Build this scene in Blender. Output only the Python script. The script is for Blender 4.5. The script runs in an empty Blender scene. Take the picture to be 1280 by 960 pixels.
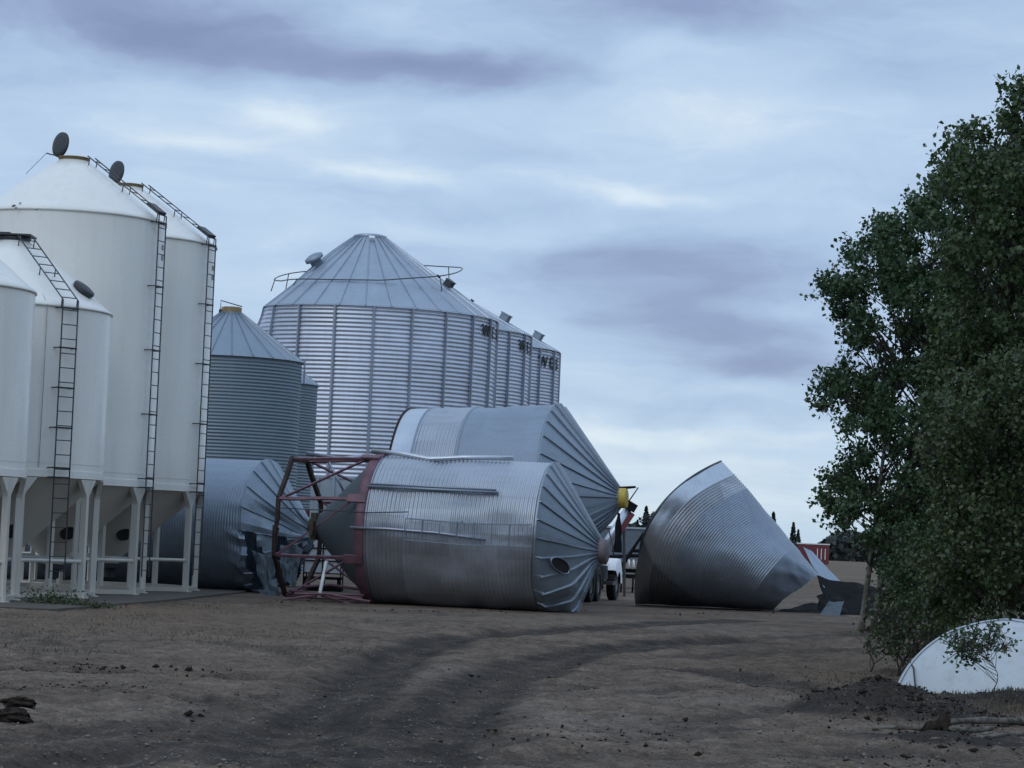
import bpy, math, random
import numpy as np
from mathutils import Matrix, Vector

random.seed(7)
rng = np.random.default_rng(11)
R = math.radians
PI = math.pi
scene = bpy.context.scene
col = scene.collection

# ------------------------------------------------------------------ camera
FPX, EYE = 3200.0, 1.7
PITCH, ROLL = R(3.45), R(2.4)
cam_d = bpy.data.cameras.new('camera')
cam = bpy.data.objects.new('camera', cam_d)
col.objects.link(cam)
cam_d.sensor_width = 36.0
cam_d.lens = 36.0 * FPX / 1280.0
cam_d.clip_start = 0.1
cam_d.clip_end = 20000
CM = Matrix.Translation((0, 0, EYE)) @ Matrix.Rotation(PI/2 + PITCH, 4, 'X') @ Matrix.Rotation(ROLL, 4, 'Z')
cam.matrix_world = CM
scene.camera = cam
CR = CM.to_3x3()

def ray(px, py):
    return CR @ Vector(((px-640)/FPX, (480-py)/FPX, -1.0))
def P(px, py, d):
    r = ray(px, py)
    return Vector((0, 0, EYE)) + r * (d / r.y)
def G(px, py, z=0.0):
    r = ray(px, py)
    return Vector((0, 0, EYE)) + r * ((z-EYE) / r.z)
def azel(px, py):
    r = ray(px, py).normalized()
    return math.atan2(r.x, r.y), math.asin(r.z)

# ------------------------------------------------------------------ noise in numpy
def vnoise(x, y, seed=0):
    x = np.asarray(x, float); y = np.asarray(y, float)
    xi = np.floor(x).astype(np.int64); yi = np.floor(y).astype(np.int64)
    fx = x-xi; fy = y-yi
    fx = fx*fx*(3-2*fx); fy = fy*fy*(3-2*fy)
    def h(a, b):
        n = (a*374761393 + b*668265263 + seed*974711) & 0x7fffffff
        n = ((n ^ (n >> 13)) * 1274126177) & 0x7fffffff
        n = n ^ (n >> 16)
        return (n & 0xffff)/32767.5 - 1
    return (h(xi, yi)*(1-fx)+h(xi+1, yi)*fx)*(1-fy) + (h(xi, yi+1)*(1-fx)+h(xi+1, yi+1)*fx)*fy
def fbm(x, y, oct=4, seed=0):
    s = 0; a = 1.0; t = 0
    for o in range(oct):
        s = s + a*vnoise(np.asarray(x)*2**o, np.asarray(y)*2**o, seed+o*17); t += a; a *= .5
    return s/t

# ------------------------------------------------------------------ object helpers
def tag(o, label=None, cat=None, group=None, kind=None):
    if label: o['label'] = label
    if cat: o['category'] = cat
    if group: o['group'] = group
    if kind: o['kind'] = kind
    return o
def link(o, parent=None):
    col.objects.link(o)
    if parent: o.parent = parent
    return o
def empty(name, M, label, cat, group=None):
    o = bpy.data.objects.new(name, None)
    o.empty_display_size = .3
    link(o)
    o.matrix_world = M if isinstance(M, Matrix) else Matrix.Translation(M)
    return tag(o, label, cat, group)

class MB:
    def __init__(s): s.v = []; s.f = []; s.n = 0
    def add(s, V, F):
        V = np.asarray(V, float).reshape(-1, 3)
        off = s.n
        s.v.append(V); s.f.extend([tuple(int(i)+off for i in f) for f in F]); s.n += len(V)
        return s
    def box(s, c, size, M=None):
        x, y, z = [a/2 for a in size]
        V = np.array([(-x,-y,-z),(x,-y,-z),(x,y,-z),(-x,y,-z),(-x,-y,z),(x,-y,z),(x,y,z),(-x,y,z)])
        if M is not None: V = V @ np.array(M.to_3x3()).T
        V = V + np.array(c)
        return s.add(V, [(0,3,2,1),(4,5,6,7),(0,1,5,4),(1,2,6,5),(2,3,7,6),(3,0,4,7)])
    def bar(s, a, b, w, h=None, up=(0,0,1)):
        a = Vector(a); b = Vector(b); d = b-a; L = d.length
        if L < 1e-6: return s
        z = d/L; u = Vector(up)
        if abs(z.dot(u)) > .97: u = Vector((1,0,0)) if abs(z.x) < .9 else Vector((0,1,0))
        x = u.cross(z).normalized(); y = z.cross(x)
        M = Matrix((x, y, z)).transposed()
        return s.box((a+b)/2, (w, h or w, L), M)
    def tube(s, pts, r, n=6, caps=True):
        pts = [Vector(p) for p in pts]; m = len(pts)
        rr = r if hasattr(r, '__len__') else [r]*m
        t0 = (pts[1]-pts[0]).normalized()
        u = Vector((0,0,1)) if abs(t0.z) < .9 else Vector((1,0,0))
        V = []
        for i, p in enumerate(pts):
            t = (pts[min(i+1,m-1)]-pts[max(i-1,0)]).normalized()
            a = (u - t*u.dot(t)).normalized(); u = a; b = t.cross(a)
            for k in range(n):
                q = 2*PI*k/n
                V.append(p + (a*math.cos(q)+b*math.sin(q))*rr[i])
        F = [(i*n+k, i*n+(k+1)%n, (i+1)*n+(k+1)%n, (i+1)*n+k) for i in range(m-1) for k in range(n)]
        if caps: F += [tuple(range(n))[::-1], tuple((m-1)*n+k for k in range(n))]
        return s.add([tuple(v) for v in V], F)
    def lathe(s, prof, n=48, M=None, a0=0., a1=2*PI):
        full = abs(a1-a0-2*PI) < 1e-6
        k = n if full else n+1
        A = a0+(a1-a0)*np.arange(k)/n
        pr = np.array(prof)
        V = np.stack([np.outer(pr[:,0], np.cos(A)), np.outer(pr[:,0], np.sin(A)), np.repeat(pr[:,1:2], k, 1)], -1).reshape(-1,3)
        if M is not None: V = V @ np.array(M.to_3x3()).T + np.array(M.translation)
        m = len(pr)
        F = [(i*k+j, i*k+(j+1)%k, (i+1)*k+(j+1)%k, (i+1)*k+j) for i in range(m-1) for j in range(n)]
        return s.add(V, F)
    def cyl(s, a, b, r, n=16, r2=None):
        return s.tube([a, b], [r, r if r2 is None else r2], n)
    def build(s, name, mat, parent=None, smooth=False, deform=None, flat_ang=None):
        V = np.concatenate(s.v) if s.v else np.zeros((0,3))
        if deform is not None: V = deform(V)
        me = bpy.data.meshes.new(name)
        me.from_pydata(V.tolist(), [], s.f)
        me.update()
        if smooth: me.polygons.foreach_set('use_smooth', [True]*len(me.polygons))
        me.materials.append(mat)
        o = bpy.data.objects.new(name, me)
        link(o, parent)
        return o

def frame(origin, ez, up=(0,0,1)):
    ez = Vector(ez).normalized(); up = Vector(up)
    ey = (up - ez*up.dot(ez)).normalized(); ex = ey.cross(ez)
    M = Matrix((ex, ey, ez)).transposed().to_4x4(); M.translation = Vector(origin)
    return M

# ------------------------------------------------------------------ materials
class NT:
    def __init__(s, tree): s.t = tree; s.N = tree.nodes; s.L = tree.links
    def n(s, typ, **kw):
        o = s.N.new(typ)
        for k, v in kw.items(): setattr(o, k, v)
        return o
    def set(s, sock, v):
        if hasattr(v, 'is_output') or isinstance(v, bpy.types.NodeSocket): s.L.new(v, sock)
        elif v is not None: sock.default_value = v
    def m(s, op, a, b=None, c=None, clamp=False):
        o = s.n('ShaderNodeMath', operation=op, use_clamp=clamp)
        for i, v in enumerate((a, b, c)):
            if v is not None: s.set(o.inputs[i], v)
        return o.outputs[0]
    def mix(s, f, a, b, blend='MIX'):
        o = s.n('ShaderNodeMix', data_type='RGBA', blend_type=blend)
        s.set(o.inputs['Factor'], f)
        ins = [i for i in o.inputs if i.type == 'RGBA']
        for sk, v in zip(ins, (a, b)):
            if isinstance(v, (tuple, list)) and len(v) == 3: v = (*v, 1)
            s.set(sk, v)
        return [q for q in o.outputs if q.type == 'RGBA'][0]
    def noise(s, vec, scale, detail=4, rough=.55, dist=0.):
        o = s.n('ShaderNodeTexNoise')
        if vec is not None: s.L.new(vec, o.inputs['Vector'])
        o.inputs['Scale'].default_value = scale; o.inputs['Detail'].default_value = detail
        o.inputs['Roughness'].default_value = rough; o.inputs['Distortion'].default_value = dist
        return o.outputs[0]
    def ramp(s, f, stops, interp='LINEAR'):
        o = s.n('ShaderNodeValToRGB'); s.L.new(f, o.inputs[0])
        e = o.color_ramp.elements; o.color_ramp.interpolation = interp
        while len(e) < len(stops): e.new(.5)
        for q, (p, c) in zip(e, stops):
            q.position = p; q.color = (*c, 1) if len(c) == 3 else c
        return o.outputs[0]
    def mapr(s, f, a, b, c, d):
        o = s.n('ShaderNodeMapRange'); s.L.new(f, o.inputs[0])
        for i, v in enumerate((a, b, c, d)): o.inputs[i+1].default_value = v
        return o.outputs[0]
    def mapping(s, vec, scale=(1,1,1), loc=(0,0,0)):
        o = s.n('ShaderNodeMapping'); s.L.new(vec, o.inputs[0])
        o.inputs['Scale'].default_value = scale; o.inputs['Location'].default_value = loc
        return o.outputs[0]
    def bump(s, h, strength, dist=.02):
        o = s.n('ShaderNodeBump'); s.L.new(h, o.inputs['Height'])
        o.inputs['Strength'].default_value = strength; o.inputs['Distance'].default_value = dist
        return o.outputs[0]

def newmat(name):
    m = bpy.data.materials.new(name); m.use_nodes = True
    t = NT(m.node_tree)
    b = m.node_tree.nodes['Principled BSDF']
    return m, t, b
def simple(name, c, rough=.6, metal=0., var=.25, scale=6., bump=0.):
    m, t, b = newmat(name)
    tc = t.n('ShaderNodeTexCoord').outputs['Object']
    n = t.noise(tc, scale, 5)
    dark = tuple(x*(1-var) for x in c); lite = tuple(min(1, x*(1+var)) for x in c)
    t.L.new(t.ramp(n, [(.3, dark), (.7, lite)]), b.inputs['Base Color'])
    b.inputs['Roughness'].default_value = rough; b.inputs['Metallic'].default_value = metal
    if bump: t.L.new(t.bump(t.noise(tc, scale*6, 4), bump), b.inputs['Normal'])
    return m

def galv(name, c=(.42,.46,.5), rough=.42, metal=.9, nang=8, sheet_h=1.1, var=.1, grime=.25, dirt=(.10,.085,.07)):
    """galvanised sheets: each sheet its own slight tone, spangle, water streaks"""
    m, t, b = newmat(name)
    tc = t.n('ShaderNodeTexCoord').outputs['Object']
    sx = t.n('ShaderNodeSeparateXYZ'); t.L.new(tc, sx.inputs[0])
    ang = t.m('ARCTAN2', sx.outputs[1], sx.outputs[0])
    row = t.m('FLOOR', t.m('DIVIDE', sx.outputs[2], sheet_h))
    a2 = t.m('FLOOR', t.m('ADD', t.m('MULTIPLY', ang, nang/(2*PI)), t.m('MULTIPLY', row, .5)))
    cb = t.n('ShaderNodeCombineXYZ'); t.L.new(a2, cb.inputs[0]); t.L.new(row, cb.inputs[1])
    wn = t.n('ShaderNodeTexWhiteNoise', noise_dimensions='3D'); t.L.new(cb.outputs[0], wn.inputs['Vector'])
    sheet = t.mapr(wn.outputs['Value'], 0, 1, 1-var, 1+var)
    n1 = t.noise(tc, 1.1, 6, .6)
    n2 = t.noise(t.mapping(tc, (7, 7, .5)), 1.0, 4, .6)
    sp = t.noise(tc, 45, 2)
    k = t.m('MULTIPLY', sheet, t.m('MULTIPLY', t.mapr(n1, .25, .75, .86, 1.1), t.mapr(sp, .3, .7, .93, 1.07)))
    base = t.mix(1.0, c, (1,1,1), 'MULTIPLY')
    vm = t.n('ShaderNodeVectorMath', operation='SCALE'); t.L.new(base, vm.inputs[0]); t.L.new(k, vm.inputs['Scale'])
    g = t.m('MULTIPLY', t.mapr(n2, .5, .8, 0, 1), grime)
    cc = t.mix(g, vm.outputs[0], dirt)
    t.L.new(cc, b.inputs['Base Color'])
    t.L.new(t.m('MULTIPLY', t.m('SUBTRACT', 1.0, g), metal), b.inputs['Metallic'])
    rr = t.m('ADD', t.mapr(n1, .3, .7, rough-.07, rough+.1), t.mapr(wn.outputs['Value'], 0, 1, -.05, .07))
    t.L.new(rr, b.inputs['Roughness'])
    t.L.new(t.bump(t.noise(tc, 1.7, 3), .25, .05), b.inputs['Normal'])
    return m

def whitepaint(name, c=(.74,.75,.74), rough=.32, dirt=(.42,.38,.32), amt=.3):
    m, t, b = newmat(name)
    tc = t.n('ShaderNodeTexCoord').outputs['Object']
    n1 = t.noise(tc, .8, 6, .6)
    n2 = t.noise(t.mapping(tc, (5, 5, .35)), 1.2, 5, .65)
    k = t.m('MULTIPLY', t.mapr(n2, .5, .85, 0, 1), amt)
    c1 = t.mix(t.mapr(n1, .35, .7, 0, .35), c, tuple(x*.86 for x in c))
    t.L.new(t.mix(k, c1, dirt), b.inputs['Base Color'])
    t.L.new(t.mapr(n1, .3, .7, rough-.05, rough+.12), b.inputs['Roughness'])
    t.L.new(t.bump(t.noise(tc, 1.2, 3), .12, .05), b.inputs['Normal'])
    return m

M_white = whitepaint('white_paint', (.79,.775,.73), .26, (.36,.31,.25), .16)
M_cone = whitepaint('shaded_dirty_white', (.50,.46,.40), .45, amt=.4)  # white darkened for the shade under the hoppers; also the dirty skid rings
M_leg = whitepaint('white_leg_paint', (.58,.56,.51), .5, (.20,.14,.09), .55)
M_dome = whitepaint('white_fibreglass', (.46,.50,.53), .5, (.25,.23,.19), .6)
M_galv = galv('galvanised_corrugated', (.44,.47,.52), .47, .85, 10, 1.15, .14)
M_galv_big = galv('galvanised_tall_bin', (.56,.60,.69), .52, .9, 11, 1.4, grime=.15)
M_galv_old = galv('galvanised_weathered', (.19,.235,.275), .58, .7, 9, 1.0, .07)
M_galv_blue = galv('galvanised_blue_grey', (.29,.34,.41), .54, .8, 8, 1.2, .12)
M_galv_smooth = galv('galvanised_smooth_sheet', (.5,.54,.6), .34, .9, 5, 3., .06, .15)
M_roof = galv('galvanised_roof', (.36,.41,.48), .45, .85, 33, 9., .05)
M_roof_dk = galv('galvanised_roof_weathered', (.27,.32,.38), .5, .8, 24, 9., .06)
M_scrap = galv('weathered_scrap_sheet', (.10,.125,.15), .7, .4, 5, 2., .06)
M_stiff = galv('galvanised_stiffener', (.34,.37,.44), .45, .85, 3, 2.5, .08)
M_dark = simple('dark_steel', (.05,.053,.06), .5, .4)
M_lid = simple('black_lid_plastic', (.03,.034,.04), .55, 0, .3)
M_tan = simple('tan_collar', (.20,.135,.06), .6, 0, .25)
M_yel = simple('yellow_collar', (.5,.36,.07), .55, 0, .2)
M_maroon = simple('maroon_paint', (.135,.066,.088), .55, .1, .35, 4)
M_brownsteel = simple('rusty_brown_steel', (.05,.036,.034), .7, .3, .4, 5, .2)
M_red = simple('red_paint', (.15,.028,.034), .5, 0, .25)
M_redbox = simple('dark_red_truck_paint', (.16,.025,.022), .5, 0, .3)
M_palebox = simple('pale_truck_box', (.33,.38,.43), .5, .2, .12, 2)
M_tyre = simple('tyre_rubber', (.018,.018,.019), .85, 0, .4, 12, .3)
M_rim = simple('wheel_rim_grey', (.22,.22,.22), .5, .6, .25)
M_wfender = simple('white_fender', (.72,.74,.76), .45, 0, .06)
M_blackpaint = simple('black_letter_paint', (.012,.013,.016), .6, 0, .2)
M_black = simple('black_frame_paint', (.010,.010,.012), .85, .0, .3)
M_grease = simple('greasy_gearbox', (.07,.058,.034), .6, .2, .3)
M_glass, _t, _b = newmat('cab_glass'); _b.inputs['Base Color'].default_value = (.03,.04,.05,1); _b.inputs['Roughness'].default_value = .08
M_conc = simple('concrete', (.075,.064,.053), .9, 0, .25, 3, .3)
M_bark = simple('poplar_bark', (.16,.15,.125), .9, 0, .45, 9, .5)
M_barkdk = simple('dark_bark', (.05,.042,.035), .95, 0, .4, 9, .5)
M_log = simple('weathered_log', (.11,.095,.08), .9, 0, .75, 11, .9)
M_clod = simple('dark_soil_clod', (.028,.021,.017), 1, 0, .5, 14, .6)
M_stone = simple('field_stone', (.15,.14,.13), .9, 0, .5, 10, .3)
M_rope = simple('pale_rope', (.3,.3,.3), .8)

for _m in (M_black, M_clod, M_brownsteel): _m.node_tree.nodes['Principled BSDF'].inputs['Specular IOR Level'].default_value = .12
def leafmat(name, c1, c2, trans=.25):
    m, t, b = newmat(name)
    g = t.n('ShaderNodeNewGeometry')
    tc = t.n('ShaderNodeTexCoord').outputs['Object']
    k = t.m('ADD', t.m('MULTIPLY', g.outputs['Random Per Island'], .6), t.m('MULTIPLY', t.noise(tc, .7, 3), .4))
    c = t.ramp(k, [(.15, c1), (.85, c2)])
    t.L.new(c, b.inputs['Base Color']); b.inputs['Roughness'].default_value = .5
    tr = t.n('ShaderNodeBsdfTranslucent'); t.L.new(c, tr.inputs[0])
    mx = t.n('ShaderNodeMixShader'); mx.inputs[0].default_value = trans
    t.L.new(b.outputs[0], mx.inputs[1]); t.L.new(tr.outputs[0], mx.inputs[2])
    out = [n for n in t.N if n.type == 'OUTPUT_MATERIAL'][0]
    t.L.new(mx.outputs[0], out.inputs[0])
    return m
M_leaf = leafmat('poplar_leaves', (.016,.042,.015), (.066,.122,.046))
M_leaf2 = leafmat('poplar_leaves_olive', (.019,.042,.013), (.074,.118,.038))
M_leaf3 = leafmat('willow_brush_leaves', (.026,.046,.014), (.066,.096,.032))
M_needle = leafmat('spruce_needles', (.014,.022,.018), (.03,.042,.032), .1)
M_wood = leafmat('far_wood_leaves', (.022,.03,.028), (.045,.055,.045), .1)
M_dry = leafmat('dry_grass', (.06,.052,.035), (.13,.11,.07), .2)
M_weed = leafmat('green_weed', (.035,.055,.022), (.09,.11,.05), .3)

# ------------------------------------------------------------------ world: overcast dusk sky
w = bpy.data.worlds.new('World'); scene.world = w; w.use_nodes = True
T = NT(w.node_tree); T.N.clear()
out = T.n('ShaderNodeOutputWorld')
SUN_EL, SUN_AZ = R(38), R(-150)          # azimuth measured from +Y towards +X
sky = T.n('ShaderNodeTexSky', sky_type='NISHITA'); sky.sun_disc = False
sky.sun_elevation = SUN_EL; sky.sun_rotation = SUN_AZ
bg1 = T.n('ShaderNodeBackground'); T.L.new(sky.outputs[0], bg1.inputs[0]); bg1.inputs[1].default_value = .08
tc = T.n('ShaderNodeTexCoord').outputs['Generated']
sx = T.n('ShaderNodeSeparateXYZ'); T.L.new(tc, sx.inputs[0])
X, Y, Z = sx.outputs
zp = T.m('ADD', T.m('MAXIMUM', Z, 0.0), .10)
cb = T.n('ShaderNodeCombineXYZ')
T.L.new(T.m('DIVIDE', X, zp), cb.inputs[0]); T.L.new(T.m('DIVIDE', Y, zp), cb.inputs[1])
n1 = T.noise(cb.outputs[0], 1.3, 6, .55, .6)
n2 = T.noise(T.mapping(cb.outputs[0], (1.2, 2.6, 1), (3.1, 7.7, 0)), 1.0, 5, .55, .5)
az0 = T.m('ARCTAN2', X, Y); el0 = T.m('ARCSINE', Z)
wv = T.mapping(tc, (16, 16, 34))
wn = T.n('ShaderNodeTexNoise'); T.L.new(wv, wn.inputs['Vector']); wn.inputs['Scale'].default_value = 1.; wn.inputs['Detail'].default_value = 4
ws = T.n('ShaderNodeSeparateColor'); T.L.new(wn.outputs['Color'], ws.inputs[0])
az = T.m('ADD', az0, T.m('MULTIPLY', T.m('SUBTRACT', ws.outputs[0], .5), .07))
el = T.m('ADD', el0, T.m('MULTIPLY', T.m('SUBTRACT', ws.outputs[1], .5), .022))
blobs = [  # px x, y, half-widths px, amount: cloud banks over the far horizon
    (120,10,240,44,-.36), (250,36,100,30,-.24), (590,88,150,22,-.34), (860,10,210,30,-.36), (480,78,160,14,-.14), (1130,80,160,26,-.08),
    (300,75,220,26,-.16), (30,95,90,18,-.1), (700,55,120,25,-.08), (420,60,100,20,-.05),
    (810,244,75,14,.30), (360,135,75,18,.24), (230,165,110,14,.18), (450,208,90,14,.2), (560,215,110,13,.14),
    (640,150,250,30,.08), (950,130,170,40,.12), (840,60,60,20,.1),
    (860,345,200,30,-.30), (920,410,140,40,-.40), (990,462,90,20,-.34), (780,320,120,16,-.12), (760,395,60,14,-.1),
    (960,385,50,12,.20), (700,262,130,9,-.06), (980,300,120,18,-.08), (620,290,120,10,.12), (560,330,90,20,-.06),
    (840,545,260,12,.26), (850,515,200,10,-.10), (820,578,280,16,.2), (870,625,260,26,.24), (250,240,90,18,.08), (180,330,200,40,.05)]
v = T.m('ADD', .65, T.m('MULTIPLY', T.m('SUBTRACT', n1, .5), .22))
v = T.m('ADD', v, T.m('MULTIPLY', T.m('SUBTRACT', n2, .5), .22))
cs = T.n('ShaderNodeCombineXYZ'); T.L.new(T.m('MULTIPLY', az, 9.), cs.inputs[0]); T.L.new(T.m('MULTIPLY', el, 34.), cs.inputs[1])
n3 = T.noise(cs.outputs[0], 1., 8, .6, .8)
n4 = T.noise(T.mapping(cs.outputs[0], (2.6, 2.2, 1), (5., 2., 0)), 1., 7, .6, .5)
v = T.m('ADD', v, T.m('MULTIPLY', T.m('SUBTRACT', n3, .5), .50))
v = T.m('ADD', v, T.m('MULTIPLY', T.m('SUBTRACT', n4, .5), .30))
for bx, by, wx, wy, am in blobs:
    a0, e0 = azel(bx, by)
    da = T.m('MULTIPLY', T.m('SUBTRACT', az, a0), FPX/wx)
    de = T.m('MULTIPLY', T.m('SUBTRACT', el, e0), FPX/wy)
    g = T.m('POWER', 2.718, T.m('MULTIPLY', T.m('ADD', T.m('MULTIPLY', da, da), T.m('MULTIPLY', de, de)), -.7))
    v = T.m('ADD', v, T.m('MULTIPLY', g, am*(1.15 if am < 0 else 1.1)))
ccol = T.ramp(v, [(.0, (.235,.305,.50)), (.22, (.29,.375,.59)), (.50, (.415,.56,.785)), (.74, (.525,.68,.875)), (1., (.77,.88,.97))])
# lighter, less blue air right above the horizon
hz = T.m('POWER', 2.718, T.m('MULTIPLY', T.m('MAXIMUM', el0, 0.0), -26.))
ccol = T.mix(T.m('MULTIPLY', hz, .5), ccol, (.60,.74,.81))
over = T.mapr(Z, .25, .95, 1.0, 1.35)      # overcast: brighter towards the zenith
bg2 = T.n('ShaderNodeBackground'); T.L.new(ccol, bg2.inputs[0]); T.L.new(over, bg2.inputs[1])
ms = T.n('ShaderNodeMixShader'); ms.inputs[0].default_value = .94
T.L.new(bg1.outputs[0], ms.inputs[1]); T.L.new(bg2.outputs[0], ms.inputs[2]); T.L.new(ms.outputs[0], out.inputs[0])

sl = bpy.data.lights.new('sun', 'SUN'); sl.energy = .5; sl.angle = R(25); sl.color = (1, .96, .9)
so = bpy.data.objects.new('sun', sl); link(so)
sdir = Vector((math.sin(SUN_AZ)*math.cos(SUN_EL), math.cos(SUN_AZ)*math.cos(SUN_EL), math.sin(SUN_EL)))
so.rotation_euler = sdir.to_track_quat('Z', 'Y').to_euler()
scene.view_settings.view_transform = 'Standard'; scene.view_settings.look = 'None'
scene.view_settings.gamma = 1.0; scene.view_settings.use_curve_mapping = False
scene.view_settings.exposure = 0.0

# ------------------------------------------------------------------ ground
Ys = np.concatenate([np.linspace(-90, 11, 10), np.geomspace(12, 80, 470), np.geomspace(81.5, 9000, 60)])
ud = np.linspace(-1.05, 1.05, 330)
ue = np.array([1.15, 1.4, 2, 3.5, 7, 15, 40])
us = np.concatenate([-ue[::-1], ud, ue])
YY, UU = np.meshgrid(Ys, us, indexing='ij')
XX = UU*(np.maximum(YY, 12)*.235+.8)
def seg_dist(px, py, pts):
    d = np.full(px.shape, 1e9)
    for a, b in zip(pts[:-1], pts[1:]):
        ax, ay = a; bx, by = b
        t = np.clip(((px-ax)*(bx-ax)+(py-ay)*(by-ay))/((bx-ax)**2+(by-ay)**2+1e-9), 0, 1)
        d = np.minimum(d, np.hypot(px-ax-t*(bx-ax), py-ay-t*(by-ay)))
    return d
tracks = [  # pixel polylines on the ground, half-width m, depth m, darkness
    ([(330,960),(400,902),(448,862),(497,822),(560,799),(690,789),(836,779),(930,776)], .50, .05, 1.),
    ([(480,975),(540,915),(603,858),(671,829),(740,815),(830,805),(930,800)], .55, .06, 1.),
    ([(120,960),(230,915),(330,880),(440,845),(520,815)], .35, .03, .55),
    ([(-40,838),(80,838),(190,842),(330,850)], .30, .05, .85),
    ([(-40,862),(60,860),(160,866),(300,885)], .25, .05, .75),
    ([(-40,938),(120,915),(260,895)], .35, .03, .6),
    ([(880,838),(950,850),(1030,866),(1090,872)], .55, .04, .95),
    ([(760,918),(850,905),(960,890),(1050,893)], .3, .03, .5),
    ([(1000,948),(1100,935),(1200,950)], .3, .03, .5),
    ([(640,960),(760,945),(900,955)], .3, .03, .4),
    ([(0,972),(140,948),(330,925),(420,905)], .55, .03, .8),
    ([(620,880),(700,862),(800,866),(900,858)], .25, .02, .45),
    ([(560,945),(660,925),(790,930),(900,912),(1010,918)], .3, .03, .6),
    ([(380,822),(300,806),(180,800),(60,806)], .3, .02, .35),
    ([(900,800),(980,800),(1080,792)], .5, .02, .5),
    ([(700,812),(850,822),(1000,815),(1090,810)], .4, .02, .5),
]
zz = np.zeros_like(XX); dark = np.zeros_like(XX)
wob = fbm(XX*1.3, YY*1.3, 4, 3)*.16
for pl, hw, dep, dk in tracks:
    gp = [(G(*p).x, G(*p).y) for p in pl]
    d = seg_dist(XX, YY, gp) + wob
    q = np.exp(-(d/hw)**2); qd = np.exp(-np.abs(d/(hw*1.1))**5)*(.72+.28*np.clip(np.abs(d/hw)*1.6, 0, 1))
    dark = np.maximum(dark, qd*dk)
    zz += -dep*q + dep*.6*np.exp(-((d-hw*1.5)/(hw*.6))**2)
near = np.clip((62-YY)/14, 0, 1)*np.clip((YY-8)/4, 0, 1)*(np.abs(UU) < 1.1)
rough_n = fbm(XX*2.2, YY*2.2, 5, 21)
dark = np.clip(dark*(1.0+.5*rough_n), 0, 1)
zz = zz*near + near*(.035*fbm(XX*.8, YY*.8, 3, 5) + .035*rough_n + .018*vnoise(XX*11, YY*11, 9)+.02*vnoise(XX*5, YY*5, 19))
# soil banks at the lower right and under the dome, and the rise by the grass strip at left
for px, py, rx, ry, h in [(1085,890,.55,.8,.20),(1150,896,.75,.8,.18),(1040,893,.4,.6,.12),(1260,880,.9,.7,.16),(1180,925,.8,.4,.06),(1310,870,.9,1.2,.2)]:
    g = G(px, py)
    q = np.exp(-((XX-g.x)/rx)**2-((YY-g.y)/ry)**2)
    zz += h*q*(1+.5*rough_n); 
    if h < .205: dark = np.maximum(dark, np.clip(q*2.6, 0, 1))
lite = np.zeros_like(XX)
for px, py, rx, ry, a in [(740,905,.9,1.3,.8),(640,885,.5,1.0,.5),(560,845,.5,2.2,.6),(1010,880,.8,1.0,.45),(900,880,1.,1.4,.4),(380,770,3.,4.,.35),(960,790,2.5,3.,.5),(700,775,3,3,.35),(1190,870,1.0,.8,.5),(190,890,.9,1.2,.3),(90,780,2,5,.3)]:
    g = G(px, py)
    lite = np.maximum(lite, a*np.exp(-((XX-g.x)/rx)**2-((YY-g.y)/ry)**2))
dryg = np.clip(1-np.abs((XX-(-6.5))/4.5), 0, 1)*np.clip((YY-36)/6, 0, 1)*np.clip((58-YY)/4, 0, 1)
dryg = np.maximum(dryg, np.exp(-((XX-G(1080,850).x)/1.6)**2-((YY-G(1080,850).y)/5)**2)*.8)
field = np.clip((YY-95)/30, 0, 1)
nv, nu = XX.shape
me = bpy.data.meshes.new('ground')
V = np.stack([XX, YY, zz], -1).reshape(-1, 3)
idx = np.arange(nv*nu).reshape(nv, nu)
Fq = np.stack([idx[:-1,:-1], idx[:-1,1:], idx[1:,1:], idx[1:,:-1]], -1).reshape(-1, 4)
me.vertices.add(len(V)); me.vertices.foreach_set('co', V.ravel().astype(np.float32))
me.loops.add(Fq.size); me.loops.foreach_set('vertex_index', Fq.ravel().astype(np.int32))
me.polygons.add(len(Fq)); me.polygons.foreach_set('loop_start', np.arange(0, Fq.size, 4, dtype=np.int32))
me.polygons.foreach_set('loop_total', np.full(len(Fq), 4, np.int32))
me.polygons.foreach_set('use_smooth', np.ones(len(Fq), bool))
me.update()
ca = me.color_attributes.new('soil', 'FLOAT_COLOR', 'POINT')
ca.data.foreach_set('color', np.stack([dark, lite, dryg, np.ones_like(dark)], -1).ravel().astype(np.float32))
fa = me.attributes.new('field', 'FLOAT', 'POINT'); fa.data.foreach_set('value', field.ravel().astype(np.float32))
m, t, b = newmat('packed_dirt')
at = t.n('ShaderNodeAttribute', attribute_name='soil')
sc = t.n('ShaderNodeSeparateColor'); t.L.new(at.outputs['Color'], sc.inputs[0])
tco = t.n('ShaderNodeTexCoord').outputs['Object']
big = t.noise(tco, .35, 6, .6); mid = t.noise(tco, 2.6, 6, .65); fine = t.noise(tco, 22, 5, .7); grit = t.noise(tco, 70, 3, .6)
k = t.m('ADD', t.m('MULTIPLY', big, .22), t.m('ADD', t.m('MULTIPLY', mid, .3), t.m('ADD', t.m('MULTIPLY', fine, .33), t.m('MULTIPLY', grit, .15))))
c = t.ramp(k, [(.40, (.048,.036,.028)), (.5, (.138,.103,.079)), (.60, (.265,.204,.158))])
c = t.mix(t.m('MULTIPLY', sc.outputs[1], t.mapr(mid, .35, .6, .2, 1.)), c, t.ramp(fine, [(.35, (.16,.130,.104)), (.7, (.36,.30,.25))]))
c = t.mix(t.m('MULTIPLY', sc.outputs[2], t.mapr(mid, .4, .6, .15, .8)), c, t.ramp(fine, [(.35, (.110,.072,.046)), (.7, (.22,.152,.098))]))
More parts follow.
